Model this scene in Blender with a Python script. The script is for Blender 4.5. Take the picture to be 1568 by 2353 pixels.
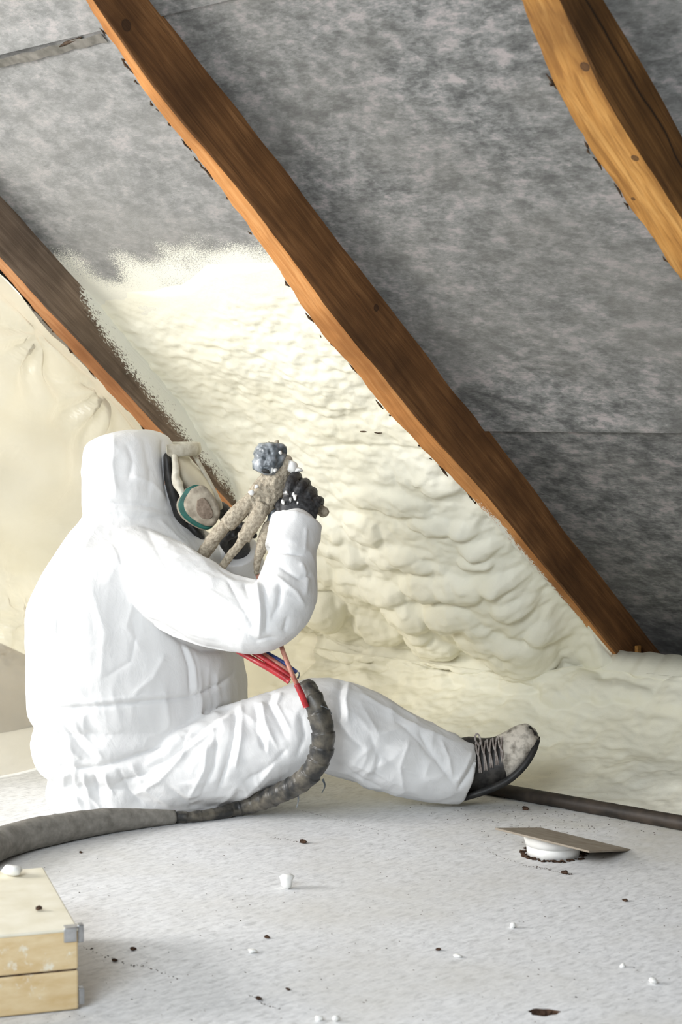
import bpy, bmesh, math, random
import numpy as np
from mathutils import Vector, Matrix
random.seed(7); RNG = np.random.default_rng(11)
for o in list(bpy.data.objects): bpy.data.objects.remove(o)
SC = bpy.context.scene; COL = SC.collection

# ------------------------------------------------------------------ camera
FPX = 4010.0; CX, CY = 784.0, 1176.5; CAMH = 0.92
def nrm(v): v = np.asarray(v, float); return v/np.linalg.norm(v)
_p = math.atan((CY-945)/FPX); UPC = np.array([0, -math.cos(_p), -math.sin(_p)])
_e = nrm([-3440-CX, 945-CY, FPX])
_X = nrm(-(_e-UPC*(_e@UPC))); _Y = nrm(np.cross(UPC, _X))
MW = np.array([_X, _Y, UPC])                       # camera (x right, y down, z fwd) -> world
CAM = np.array([0, 0, CAMH])
RIGHT = MW@np.array([1., 0, 0]); FWD = MW@np.array([0, 0, 1.]); CUP = -(MW@np.array([0, 1., 0]))
FH = nrm([FWD[0], FWD[1], 0])
def ray(x, y): return MW@np.array([x-CX, y-CY, FPX])/FPX
def atd(x, y, d): return CAM+ray(x, y)*d           # a point at camera distance d (metres)
def atz(x, y, z=0.0):
    q = ray(x, y); return CAM+q*((z-CAMH)/q[2])
def onplane(x, y, P0, N):
    q = ray(x, y); return CAM+q*(((P0-CAM)@N)/(q@N))
def proj(P):
    q = (np.asarray(P, float)-CAM)@MW; return np.stack([CX+q[..., 0]/q[..., 2]*FPX, CY+q[..., 1]/q[..., 2]*FPX], -1)
cd = bpy.data.cameras.new('camera'); cam = bpy.data.objects.new('camera', cd); COL.objects.link(cam)
cd.sensor_fit = 'VERTICAL'; cd.sensor_height = 36.0; cd.lens = FPX/2353*36.0
cd.clip_start = 0.05; cd.clip_end = 60
cd.dof.use_dof = True; cd.dof.focus_distance = 4.0; cd.dof.aperture_fstop = 7.1
R3 = Matrix((RIGHT, CUP, -FWD)).transposed()
cam.matrix_world = Matrix.Translation(CAM.tolist())@R3.to_4x4()
SC.camera = cam

# ------------------------------------------------------------------ light
w = bpy.data.worlds.new('world'); SC.world = w; w.use_nodes = True
w.node_tree.nodes['Background'].inputs[0].default_value = (0.75, 0.86, 1.0, 1)
w.node_tree.nodes['Background'].inputs[1].default_value = 0.6
def area(name, loc, look, sx, sy, power, col, spread=180):
    l = bpy.data.lights.new(name, 'AREA'); l.shape = 'RECTANGLE'; l.size = sx; l.size_y = sy
    l.energy = power; l.color = col; l.spread = math.radians(spread)
    o = bpy.data.objects.new(name, l); COL.objects.link(o); o.location = loc
    o.rotation_euler = (Vector(look)-Vector(loc)).to_track_quat('-Z', 'Y').to_euler()
    return o
# daylight through the gable window on the left and a cooler one behind the camera
area('daylight_gable_window', (-5.2, -0.75, 1.45), (-2.8, 2.6, 0.7), 1.9, 1.4, 185, (1.0, 0.985, 0.97))
area('daylight_rear_window', (-0.72, -1.46, 2.10), (-2.0, 1.7, 0.0), 1.8, 1.3, 92, (0.86, 0.93, 1.0))
SC.view_settings.view_transform = 'Standard'; SC.view_settings.look = 'None'
SC.view_settings.gamma = 1; SC.view_settings.use_curve_mapping = False
SC.view_settings.exposure = 0.55

# ------------------------------------------------------------------ helpers
ORG = {}
def setp(o, label=None, cat=None, group=None, kind=None):
    if label: o['label'] = label
    if cat: o['category'] = cat
    if group: o['group'] = group
    if kind: o['kind'] = kind
    return o
def empty(name, loc, label=None, cat=None, group=None, kind=None):
    o = bpy.data.objects.new(name, None); COL.objects.link(o); o.location = [float(v) for v in loc]
    o.empty_display_size = 0.05; ORG[o.name] = np.array(loc, float)
    return setp(o, label, cat, group, kind)
def mk(name, V, F, mat, parent=None, smooth=True, label=None, cat=None, group=None, kind=None, attrs=None, mats=None, fmat=None):
    V = np.asarray(V, float).reshape(-1, 3)
    if parent is not None: po = ORG[parent.name]; org = po
    else:
        org = np.array([V[:, 0].mean(), V[:, 1].mean(), V[:, 2].min()]); po = np.zeros(3)
    me = bpy.data.meshes.new(name)
    me.from_pydata((V-org).tolist(), [], [list(map(int, f)) for f in F]); me.update()
    if mats:
        for m in mats: me.materials.append(m)
        if fmat is not None: me.polygons.foreach_set('material_index', np.asarray(fmat, np.int32))
    elif mat: me.materials.append(mat)
    if smooth: me.polygons.foreach_set('use_smooth', np.ones(len(me.polygons), bool))
    if attrs:
        for k, a in attrs.items():
            at = me.attributes.new(k, 'FLOAT', 'POINT'); at.data.foreach_set('value', np.asarray(a, np.float32))
    o = bpy.data.objects.new(name, me); COL.objects.link(o)
    if parent is not None: o.parent = parent; o.location = (0, 0, 0)
    else: o.location = org.tolist()
    ORG[o.name] = org.copy()
    return setp(o, label, cat, group, kind)
def grid(nu, nv, wrap_u=False):
    F = []
    for j in range(nv-1):
        for i in range(nu if wrap_u else nu-1):
            i2 = (i+1) % nu
            F.append((j*nu+i, j*nu+i2, (j+1)*nu+i2, (j+1)*nu+i))
    return F
def _h(i, j, k, s):
    n = (i*374761393+j*668265263+k*2147483647+s*1274126177) & 0xffffffff
    n = ((n ^ (n >> 13))*1274126177) & 0xffffffff
    n = ((n ^ (n >> 16))*2246822519) & 0xffffffff
    return ((n ^ (n >> 15)) & 0xffffff)/float(0xffffff)
def vnoise(P, s=0):
    P = np.asarray(P, float); I = np.floor(P).astype(np.int64); f = P-I; f = f*f*f*(f*(f*6-15)+10)
    i, j, k = I[..., 0], I[..., 1], I[..., 2]; a, b, c = f[..., 0], f[..., 1], f[..., 2]
    L = lambda u, v, t: u+(v-u)*t
    x00 = L(_h(i, j, k, s), _h(i+1, j, k, s), a); x10 = L(_h(i, j+1, k, s), _h(i+1, j+1, k, s), a)
    x01 = L(_h(i, j, k+1, s), _h(i+1, j, k+1, s), a); x11 = L(_h(i, j+1, k+1, s), _h(i+1, j+1, k+1, s), a)
    return L(L(x00, x10, b), L(x01, x11, b), c)*2-1
def fbm(P, o=3, s=0):
    P = np.asarray(P, float); r = 0; a = 1.0
    for q in range(o): r = r+a*vnoise(P*(2.03**q), s+q*17); a *= 0.5
    return r
def sstep(a, b, x): t = np.clip((x-a)/(b-a), 0, 1); return t*t*(3-2*t)
def resample(pts, n):
    """Catmull-Rom resample of rows (any columns)."""
    p = np.asarray(pts, float); m = len(p)
    ext = np.vstack([2*p[0]-p[1], p, 2*p[-1]-p[-2]])
    out = []
    for t in np.linspace(0, m-1, n):
        i = min(int(t), m-2); f = t-i; a, b, c, d = ext[i], ext[i+1], ext[i+2], ext[i+3]
        out.append(0.5*((2*b)+(-a+c)*f+(2*a-5*b+4*c-d)*f*f+(-a+3*b-3*c+d)*f**3))
    return np.array(out)
def tube(path, rad, ns=16, rnd=None, cap=True, rad2=None, ref=None):
    """closed tube along world points; rad2 = radius along second axis"""
    path = np.asarray(path, float); n = len(path); rad = np.broadcast_to(rad, (n,)); rad2 = rad if rad2 is None else np.broadcast_to(rad2, (n,))
    T = np.gradient(path, axis=0); T /= np.linalg.norm(T, axis=1)[:, None]
    V = []; prev = None
    for i in range(n):
        if ref is not None: a = np.cross(T[i], ref)
        elif prev is None: a = np.cross(T[i], [0, 0, 1.] if abs(T[i][2]) < .9 else [1., 0, 0])
        else: a = prev-T[i]*(prev@T[i])
        a = nrm(a); prev = a; b = np.cross(a, T[i])
        for k in range(ns):
            th = 2*math.pi*k/ns
            V.append(path[i]+a*math.cos(th)*rad[i]+b*math.sin(th)*rad2[i])
    F = grid(ns, n, True)
    if cap:
        V.append(path[0]); V.append(path[-1]); c0, c1 = len(V)-2, len(V)-1
        for k in range(ns):
            F.append((k, c0, (k+1) % ns)[::-1][::1]); F.append(((n-1)*ns+k, (n-1)*ns+(k+1) % ns, c1))
    return np.array(V), F
def rounded(path, r1, r2):
    """adds hemispherical ends"""
    path = np.asarray(path, float)
    t0 = nrm(path[0]-path[1]); t1 = nrm(path[-1]-path[-2]); P = []; A = []; B = []
    for c, s in ((.96, .3), (.8, .6), (.45, .89)): P.append(path[0]+t0*r1[0]*c); A.append(r1[0]*s); B.append(r2[0]*s)
    P += list(path); A += list(r1); B += list(r2)
    for c, s in ((.45, .89), (.8, .6), (.96, .3)): P.append(path[-1]+t1*r1[-1]*c); A.append(r1[-1]*s); B.append(r2[-1]*s)
    return np.array(P), np.array(A), np.array(B)
def limb(rows, n=None, ns=28, ends=True):
    """rows (x, y, d, r_px, r_depth): a limb laid along points seen in the view; returns closed mesh"""
    r = resample(rows, n or len(rows)*4)
    P = np.array([atd(a[0], a[1], a[2]) for a in r]); k = r[:, 2]/FPX
    R1 = r[:, 3]*k; R2 = r[:, 4]
    if ends: P, R1, R2 = rounded(P, R1, R2)
    return tube(P, R1, ns, rad2=R2, ref=FH)
def join(parts):
    V = []; F = []; o = 0
    for v, f in parts:
        V.append(np.asarray(v)); F += [tuple(i+o for i in q) for q in f]; o += len(v)
    return np.vstack(V), F
def voxel(parts, size, smooth=3, fac=0.5):
    V, F = join(parts)
    me = bpy.data.meshes.new('tmp'); me.from_pydata(V.tolist(), [], F); me.update()
    bm = bmesh.new(); bm.from_mesh(me); bmesh.ops.recalc_face_normals(bm, faces=bm.faces); bm.to_mesh(me); bm.free()
    o = bpy.data.objects.new('tmp', me); COL.objects.link(o)
    m = o.modifiers.new('r', 'REMESH'); m.mode = 'VOXEL'; m.voxel_size = size
    if smooth: s = o.modifiers.new('s', 'SMOOTH'); s.factor = fac; s.iterations = smooth
    dg = bpy.context.evaluated_depsgraph_get(); ev = o.evaluated_get(dg); em = ev.to_mesh()
    v = np.empty(len(em.vertices)*3); em.vertices.foreach_get('co', v)
    nn = np.empty(len(em.vertices)*3); em.vertices.foreach_get('normal', nn)
    f = [tuple(p.vertices) for p in em.polygons]
    ev.to_mesh_clear(); bpy.data.objects.remove(o); bpy.data.meshes.remove(me)
    return v.reshape(-1, 3), f, nn.reshape(-1, 3)
def box(c, hx, hy, hz, ax=(1, 0, 0), ay=(0, 1, 0), az=(0, 0, 1)):
    c = np.asarray(c, float); ax, ay, az = [np.asarray(a, float) for a in (ax, ay, az)]; V = []
    for k in (-1, 1):
        for j in (-1, 1):
            for i in (-1, 1): V.append(c+ax*hx*i+ay*hy*j+az*hz*k)
    return np.array(V), [(0, 2, 3, 1), (4, 5, 7, 6), (0, 1, 5, 4), (2, 6, 7, 3), (0, 4, 6, 2), (1, 3, 7, 5)]
def bevel(o, wd, seg=2):
    m = o.modifiers.new('bevel', 'BEVEL'); m.width = wd; m.segments = seg; m.limit_method = 'ANGLE'
    return o
def prism(poly, d0, d1):
    """outline in view pixels, extruded between two depths"""
    n = len(poly); V = [atd(x, y, d0) for x, y in poly]+[atd(x, y, d1) for x, y in poly]
    F = [tuple(range(n))[::-1], tuple(range(n, 2*n))]+[(i, (i+1) % n, n+(i+1) % n, n+i) for i in range(n)]
    return np.array(V), F
def blob(c, r, seed=0, amp=.3, sub=2, sq=(1, 1, 1), fr=1.6):
    bm = bmesh.new(); bmesh.ops.create_icosphere(bm, subdivisions=sub, radius=1)
    v = np.array([x.co[:] for x in bm.verts]); f = [tuple(q.index for q in p.verts) for p in bm.faces]; bm.free()
    v = v*(1+amp*fbm(v*fr+seed*7.3, 2, seed))[:, None]
    return np.asarray(c)+v*r*np.asarray(sq), f

# ------------------------------------------------------------------ materials
class NT:
    def __init__(s, name, rough=.8, spec=.3):
        s.m = bpy.data.materials.new(name); s.m.use_nodes = True; s.t = s.m.node_tree; s.n = s.t.nodes; s.l = s.t.links
        s.b = s.n['Principled BSDF']; s.b.inputs['Roughness'].default_value = rough; s.b.inputs['Specular IOR Level'].default_value = spec
        s.tc = s.n.new('ShaderNodeTexCoord')
    def coord(s, scale=(1, 1, 1), src='Object'):
        m = s.n.new('ShaderNodeMapping'); m.inputs['Scale'].default_value = scale; s.l.new(s.tc.outputs[src], m.inputs[0]); return m.outputs[0]
    def noise(s, co, scale, det=4, rough=.55, dist=0):
        n = s.n.new('ShaderNodeTexNoise'); s.l.new(co, n.inputs['Vector']); n.inputs['Scale'].default_value = scale
        n.inputs['Detail'].default_value = det; n.inputs['Roughness'].default_value = rough; n.inputs['Distortion'].default_value = dist; return n.outputs[0]
    def voro(s, co, scale, feat='F1'):
        n = s.n.new('ShaderNodeTexVoronoi'); n.feature = feat; s.l.new(co, n.inputs['Vector']); n.inputs['Scale'].default_value = scale; return n.outputs['Distance']
    def ramp(s, fac, stops, interp='LINEAR'):
        r = s.n.new('ShaderNodeValToRGB'); r.color_ramp.interpolation = interp; e = r.color_ramp.elements
        while len(e) < len(stops): e.new(.5)
        for q, (p, c) in zip(e, stops): q.position = p; q.color = (*c, 1) if len(c) == 3 else c
        s.l.new(fac, r.inputs[0]); return r.outputs[0]
    def mix(s, fac, a, b, mode='MIX'):
        m = s.n.new('ShaderNodeMix'); m.data_type = 'RGBA'; m.blend_type = mode
        for k, v in ((0, fac), (6, a), (7, b)):
            if hasattr(v, 'links'): s.l.new(v, m.inputs[k])
            elif isinstance(v, (int, float)): m.inputs[k].default_value = v
            else: m.inputs[k].default_value = (*v, 1)
        return m.outputs[2]
    def math(s, op, a, b=0.0, c=None):
        m = s.n.new('ShaderNodeMath'); m.operation = op
        for k, v in enumerate((a, b) if c is None else (a, b, c)):
            if hasattr(v, 'links'): s.l.new(v, m.inputs[k])
            else: m.inputs[k].default_value = v
        return m.outputs[0]
    def sep(s, v):
        n = s.n.new('ShaderNodeSeparateXYZ'); s.l.new(v, n.inputs[0]); return n.outputs
    def attr(s, name):
        n = s.n.new('ShaderNodeAttribute'); n.attribute_name = name; return n.outputs['Fac']
    def col(s, v):
        if hasattr(v, 'links'): s.l.new(v, s.b.inputs['Base Color'])
        else: s.b.inputs['Base Color'].default_value = (*v, 1)
        return s
    def bump(s, h, strength=.3, dist=.01):
        n = s.n.new('ShaderNodeBump'); n.inputs['Strength'].default_value = strength; n.inputs['Distance'].default_value = dist
        s.l.new(h, n.inputs['Height'])
        s.l.new(n.outputs[0], s.b.inputs['Normal']); return s
def rgb(r, g, b):
    f = lambda c: (c/255/12.92 if c/255 <= .04045 else ((c/255+.055)/1.055)**2.4)
    return (f(r), f(g), f(b))
def speck(name, c1, c2, scale=60, rough=.8, spec=.3, bump=.2, bd=.003, det=5, lo=.35, hi=.65, stretch=(1, 1, 1)):
    t = NT(name, rough, spec); n = t.noise(t.coord(stretch), scale, det)
    t.col(t.ramp(n, [(lo, c1), (hi, c2)])); t.bump(n, bump, bd); return t.m

def m_membrane(name, tone):
    t = NT(name, .9, .15); co = t.coord((1, 1.7, 1))
    a = t.noise(co, 16, 3, .55, .15); b = t.noise(t.coord((.7, 2.4, 1)), 95, 5, .72, .5); c = t.noise(co, 2.2, 3); e = t.noise(co, 42, 4, .6, .3)
    v = t.math('ADD', t.math('MULTIPLY', a, .42), t.math('MULTIPLY_ADD', b, .30, t.math('MULTIPLY', e, .28)))
    base = t.ramp(v, [(.39, tuple(tone*.8*v for v in (.10, .10, .097))), (.465, tuple(tone*.8*v for v in (.165, .165, .158))), (.525, tuple(tone*.8*v for v in (.245, .245, .235))), (.605, tuple(tone*.8*v for v in (.40, .36, .348)))])
    base = t.mix(t.ramp(c, [(.4, (0, 0, 0)), (.7, (.5, .5, .5))]), base, tuple(tone*.8*v for v in (.25, .24, .215)))
    base = t.mix(t.math('MULTIPLY', t.attr('bay_pale'), .2), base, (.56, .555, .53))  # felt of the left bay is mixed paler
    os = t.attr('overspray'); fine = t.noise(co, 300, 3, .8)
    fine = t.ramp(fine, [(.36, (0, 0, 0)), (.64, (1, 1, 1))])
    k = t.math('ADD', fine, t.math('MULTIPLY_ADD', os, 2.1, -1.45))
    base = t.mix(t.ramp(k, [(.35, (0, 0, 0)), (.65, (1, 1, 1))]), base, (.79, .77, .66))
    t.col(base); t.bump(t.math('ADD', b, t.noise(co, 420, 2)), .22, .004); return t.m
def m_wood(name, c0, c1, c2, crack=False, spray=False, knots=()):
    t = NT(name, .72, .25); co = t.coord((1, .055, 1)); o = t.coord()
    a = t.noise(co, 42, 6, .6, 1.6); b = t.noise(co, 160, 4, .6, .6); c = t.noise(o, 5, 3); d = t.noise(t.coord((1, .3, 1)), 30, 5, .7)
    base = t.ramp(a, [(.3, c0), (.5, c1), (.7, c2)])
    base = t.mix(t.ramp(b, [(.35, (.55, .55, .55)), (.5, (0, 0, 0))]), base, c0)
    base = t.mix(t.ramp(c, [(.42, (0, 0, 0)), (.68, (.65, .65, .65))]), base, tuple(v*.55 for v in c0))
    base = t.mix(t.ramp(d, [(.66, (0, 0, 0)), (.75, (.55, .55, .55))]), base, tuple(v*.35 for v in c0))
    x, y, z = t.sep(o)
    if crack:
        wv = t.noise(t.coord((0, 1, 0)), 3.0, 3); u = t.math('ABSOLUTE', t.math('SUBTRACT', z, t.math('MULTIPLY_ADD', wv, .05, .012)))
        base = t.mix(t.ramp(u, [(.0008, (1, 1, 1)), (.003, (0, 0, 0))]), base, (.012, .008, .005))
    for (ky, kz, kr, ax) in knots:
        q = t.math('MULTIPLY', t.math('SUBTRACT', z if ax == 'z' else x, kz), 1.0); p = t.math('SUBTRACT', y, ky)
        r = t.math('SQRT', t.math('ADD', t.math('MULTIPLY', q, q), t.math('MULTIPLY', p, p)))
        base = t.mix(t.ramp(t.math('DIVIDE', r, kr*2), [(.0, (.7, .7, .7)), (.38, (.75, .75, .75)), (.45, (1, 1, 1)), (.55, (0, 0, 0))]), base, (.04, .02, .01))
    if spray:
        os = t.attr('overspray'); fine = t.noise(t.coord((1, .35, 1)), 260, 3, .75); mid = t.noise(t.coord((1, .5, .6)), 55, 3)
        fine = t.ramp(fine, [(.36, (0, 0, 0)), (.64, (1, 1, 1))])
        k = t.math('ADD', t.math('ADD', fine, t.math('MULTIPLY_ADD', os, 2.2, -1.5)), t.math('MULTIPLY_ADD', mid, .9, -.45))
        base = t.mix(t.ramp(k, [(.35, (0, 0, 0)), (.6, (1, 1, 1))]), base, (.78, .77, .68))
    t.col(base); t.bump(t.math('ADD', t.math('ADD', a, b), d), .35, .004); return t.m
def m_foam():
    t = NT('spray_foam', .62, .25); co = t.coord()
    a = t.noise(co, 1.6, 3); b = t.noise(co, 9, 4); f = t.noise(co, 120, 4, .6); g = t.noise(co, 38, 3)
    base = t.ramp(a, [(.35, (.83, .795, .64)), (.55, (.855, .835, .71)), (.75, (.865, .855, .755))])
    base = t.mix(t.ramp(b, [(.5, (0, 0, 0)), (.8, (.4, .4, .4))]), base, (.81, .76, .57))
    fl = t.attr('floor_dirt'); sp = t.noise(t.coord((1, 1, 1)), 150, 4, .7)
    base = t.mix(t.math('MULTIPLY', fl, t.ramp(t.noise(co, 8, 5, .7), [(.35, (.1, .1, .1)), (.7, (.9, .9, .9))])), base, (.60, .58, .49))
    base = t.mix(t.math('MULTIPLY', fl, t.ramp(sp, [(.67, (0, 0, 0)), (.72, (1, 1, 1))])), base, (.12, .11, .09))
    t.col(base); t.bump(t.math('ADD', t.math('MULTIPLY', f, .4), g), .22, .006); return t.m
def m_floor():
    t = NT('painted_floor', .6, .3); co = t.coord()
    a = t.noise(t.coord((1.3, .5, 1)), 70, 6, .7, .5); b = t.noise(co, 3.0, 4); c = t.noise(t.coord((.4, 1.5, 1)), 120, 4, .7)
    base = t.ramp(a, [(.32, (.52, .525, .53)), (.47, (.71, .715, .725)), (.62, (.82, .825, .835))])
    base = t.mix(t.ramp(c, [(.56, (0, 0, 0)), (.66, (.8, .8, .8))]), base, (.88, .885, .89))
    base = t.mix(t.ramp(b, [(.45, (0, 0, 0)), (.75, (.6, .6, .6))]), base, (.62, .60, .55))
    s = t.noise(co, 70, 4, .7); base = t.mix(t.ramp(s, [(.72, (0, 0, 0)), (.77, (.6, .6, .6))]), base, (.2, .17, .14))
    x, y, z = t.sep(co)
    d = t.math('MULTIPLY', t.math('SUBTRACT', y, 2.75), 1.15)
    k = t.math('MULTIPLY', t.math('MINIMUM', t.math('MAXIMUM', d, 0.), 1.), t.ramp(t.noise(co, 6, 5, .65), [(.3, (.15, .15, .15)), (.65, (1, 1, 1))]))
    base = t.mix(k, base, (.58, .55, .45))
    t.col(base); t.bump(t.math('ADD', a, t.math('MULTIPLY', c, .7)), .3, .002); return t.m
def m_suit():
    t = NT('white_coverall', .8, .12); co = t.coord()
    a = t.noise(co, 6, 4); b = t.noise(co, 420, 3, .7); c = t.noise(t.coord((1, 1, .6)), 26, 4, .6, 1.0)
    base = t.ramp(a, [(.3, (.72, .72, .715)), (.6, (.79, .79, .785))])
    d = t.noise(co, 17, 5, .75); base = t.mix(t.ramp(d, [(.70, (0, 0, 0)), (.78, (.5, .5, .5))]), base, (.50, .47, .41))
    t.col(base); t.bump(t.math('ADD', t.math('MULTIPLY', b, .05), c), .16, .012)
    t.b.inputs['Subsurface Weight'].default_value = .12; t.b.inputs['Subsurface Radius'].default_value = (.01, .01, .01); t.b.inputs['Subsurface Scale'].default_value = .5
    return t.m
def m_sheet():
    t = NT('plastic_film', .2, .5); n = t.n; l = t.l
    out = n['Material Output']; tr = n.new('ShaderNodeBsdfTranslucent'); tr.inputs[0].default_value = (.62, .58, .49, 1)
    tp = n.new('ShaderNodeBsdfTransparent'); tp.inputs[0].default_value = (.97, .94, .88, 1)
    t.col((.72, .69, .605)); m1 = n.new('ShaderNodeMixShader'); m1.inputs[0].default_value = .3
    l.new(t.b.outputs[0], m1.inputs[1]); l.new(tr.outputs[0], m1.inputs[2])
    m2 = n.new('ShaderNodeMixShader'); l.new(t.ramp(t.noise(t.coord((1, .6, 1)), 3, 3), [(.35, (.50, .50, .50)), (.7, (.34, .34, .34))]), m2.inputs[0])
    l.new(m1.outputs[0], m2.inputs[1]); l.new(tp.outputs[0], m2.inputs[2]); l.new(m2.outputs[0], out.inputs[0])
    t.bump(t.noise(t.coord((1, .5, .9)), 22, 4, .6, 1.5), .2, .01)
    return t.m
FELT = m_membrane('roof_felt', 1.0); FELTLOW = m_membrane('lower_roof_felt', .78); FOAM = m_foam(); FLOOR = m_floor(); SUIT = m_suit(); FILM = m_sheet()  # the lower felt sheet gets a darker tone
GREYWALL = speck('grey_plaster', (.50, .49, .47), (.60, .59, .57), 8)
BARK = speck('dark_bark', (.03, .018, .01), (.09, .055, .03), 90)
RUBBER = speck('black_glove', (.012, .012, .013), (.05, .05, .052), 160, .55, .4, .4, .002)
CRUST = speck('crusted_foam', (.20, .165, .12), (.54, .475, .37), 130, .95, .1, .9, .006, 9, .25, .65)
DUSTY = speck('dusty_cream', (.52, .48, .38), (.70, .67, .57), 60, .8, .2, .15)
DUSTYD = speck('dusty_beige_plastic', (.20, .17, .13), (.38, .34, .27), 45, .8, .2, .2)
TAPE = speck('grey_tape', (.06, .075, .085), (.46, .49, .52), 38, .35, .6, .4, .004, 5, .38, .72)
TAPED = speck('worn_taped_hose', (.022, .022, .021), (.17, .15, .115), 30, .4, .55, .6, .004, 7, .40, .72)
SLEEVE = speck('woven_sleeve', (.15, .14, .122), (.30, .285, .255), 55, .9, .15, .5, .003, 8, .25, .75, (1, 1, 1))
RED = speck('red_rubber', (.26, .012, .018), (.50, .03, .035), 40, .4, .5, .1)
PINK = speck('faded_red_rubber', (.34, .10, .07), (.52, .26, .19), 40, .5, .4, .1)
BLUE = speck('blue_rubber', (.02, .04, .16), (.04, .08, .30), 40, .4, .5, .1)
GREEN = speck('green_plastic', (.003, .055, .042), (.008, .10, .078), 50, .5, .4, .05)
BLACK = speck('black_plastic', (.012, .012, .012), (.035, .033, .03), 60, .5, .4, .1)
BROWNI = speck('dusty_filter', (.13, .10, .075), (.24, .19, .15), 120, .9, .1, .3)
WHITEF = speck('white_foam', (.80, .79, .74), (.88, .88, .86), 30, .8, .2, .2)
LEATHER = speck('black_leather', (.012, .011, .010), (.05, .045, .04), 70, .5, .4, .3, .002)
TOE = speck('scuffed_toe', (.10, .085, .065), (.62, .57, .49), 42, .75, .25, .5, .003, 6, .30, .56)
LACE = speck('grey_lace', (.24, .20, .18), (.42, .38, .35), 120, .9, .1, .3)
RUST = speck('rusty_dark_metal', (.014, .011, .008), (.055, .040, .029), 26, .6, .4, .3, .002, 6, .35, .7)
BOARD = speck('thin_hardboard', (.27, .225, .17), (.36, .31, .25), 30, .7, .3, .1)
PVC = speck('white_pvc', (.74, .73, .69), (.84, .83, .80), 14, .5, .4, .05)
DIRT = speck('dark_dirt', (.02, .012, .008), (.10, .06, .04), 120, .95, .1, .5)
BOXW = speck('pale_plywood', (.60, .44, .23), (.74, .61, .40), 22, .65, .3, .1, .002, 5, .3, .7)
def m_ply():
    t = NT('pale_plywood_worn', .65, .3); co = t.coord(); a = t.noise(t.coord((1, 1, 3)), 20, 5); b = t.noise(co, 26, 5, .7)
    base = t.ramp(a, [(.3, (.58, .41, .20)), (.7, (.72, .58, .36))])
    t.col(t.mix(t.ramp(b, [(.56, (0, 0, 0)), (.64, (.85, .85, .85))]), base, (.76, .72, .60))); t.bump(a, .1, .002); return t.m
BOXW = m_ply()
BOXT = speck('whitened_plywood', (.66, .61, .47), (.78, .74, .62), 16, .65, .3, .1, .002, 5, .3, .7)
STEEL = speck('dull_steel', (.30, .30, .30), (.50, .50, .50), 40, .4, .5, .1); STEEL.node_tree.nodes['Principled BSDF'].inputs['Metallic'].default_value = .8
GLASS = speck('clear_lens', (.60, .55, .42), (.68, .63, .50), 20, .25, .5, .05)
SKIN = speck('skin', (.42, .25, .18), (.50, .31, .23), 30, .6, .3, .1)

# ------------------------------------------------------------------ roof frame: s up the slope, n into the room
SL = math.radians(39.22); Q0 = np.array([-2.672, 3.12985, 0.98279])
DN = np.array([0, math.cos(SL), -math.sin(SL)]); NN = np.array([0, -math.sin(SL), -math.cos(SL)])
def roof(x, s, n=0.0):
    x, s, n = np.broadcast_arrays(np.asarray(x, float), np.asarray(s, float), np.asarray(n, float))
    return np.stack([x, Q0[1]-DN[1]*s+NN[1]*n, Q0[2]-DN[2]*s+NN[2]*n], -1)
def px_roof(x, y, n=0.0):
    P = onplane(x, y, Q0+NN*n, NN); return P[0], (P-Q0)@(-DN)
RIDGE_S = 4.2; XL, XR = -5.6, 3.2
rz = roof(0, RIDGE_S)   # ridge

# upper boundary of foam in the left bay, from the photograph
edge_px = [(-400, 560), (60, 600), (180, 640), (260, 655), (350, 670), (420, 665), (445, 650), (480, 622), (560, 612), (640, 598), (720, 560)]
EX = np.array([px_roof(*p) for p in edge_px]); EX = EX[np.argsort(EX[:, 0])]
def foam_edge(x): return np.interp(x, EX[:, 0], EX[:, 1])

# ------------------------------------------------------------------ ceiling: felt sheets with laps
ceil = empty('ceiling', roof(-2.6, 0), 'grey mottled roofing felt stretched over the rafters', None, None, 'structure')
def felt(s0, s1, n0, name='felt_sheet', mat=None):
    xs = np.concatenate([np.arange(XL, -3.9, .1), np.arange(-3.9, -1.2, .02), np.arange(-1.2, XR, .1)]); ss = np.linspace(s0, s1, max(4, int((s1-s0)/.02)))
    ss = ss if s1 < 1.6 else np.concatenate([np.arange(s0, 2, .02), np.linspace(2, s1, 12)])
    X, S = np.meshgrid(xs, ss)
    n = n0+.004*fbm(np.stack([X*2.5, S*5, X*0], -1), 2, 3)-.004*(np.cos((X+2.63)/.95*2*math.pi)*-.5+.5)
    n = np.where(S < s0+.03, n0+.002, n)
    P = roof(X, S, n)
    e = foam_edge(X); os = np.where((X > -3.6) & (X < -2.62), sstep(.24, -.03, S-e+.05*fbm(np.stack([X*9, S*9, X*0], -1), 2, 5)), 0)
    return mk(name, P, grid(len(xs), len(ss)), mat or FELT, ceil, attrs={'overspray': os.ravel(), 'bay_pale': (sstep(-3.62, -3.5, X)*(X < -2.655)).ravel()})
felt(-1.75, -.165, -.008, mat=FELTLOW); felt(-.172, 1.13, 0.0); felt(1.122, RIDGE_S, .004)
# dirty tape strip under the upper lap, left bay
tp = [px_roof(-40, 137), px_roof(60, 116), px_roof(150, 92), px_roof(232, 72)]
tp = resample(tp, 14); TV = []
for i, (x, s) in enumerate(tp):
    for k in range(3): TV.append(roof(x, s-.003-.011*k+.002*math.sin(i*2.1+k), .004))
mk('lap_tape', np.array(TV), grid(3, len(tp)), speck('grey_lap_tape', (.09, .085, .07), (.20, .185, .16), 30), ceil)
tv, tf = tube([roof(px_roof(140, 103)[0], px_roof(140, 103)[1], .006)+d for d in (np.zeros(3), np.array([.02, 0, .004]), np.array([.05, 0, .006]), np.array([.08, -.004, .008]))], [.001, .004, .003, .001], 6)
mk('torn_tape_scrap', tv, tf, BARK, ceil)

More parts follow.
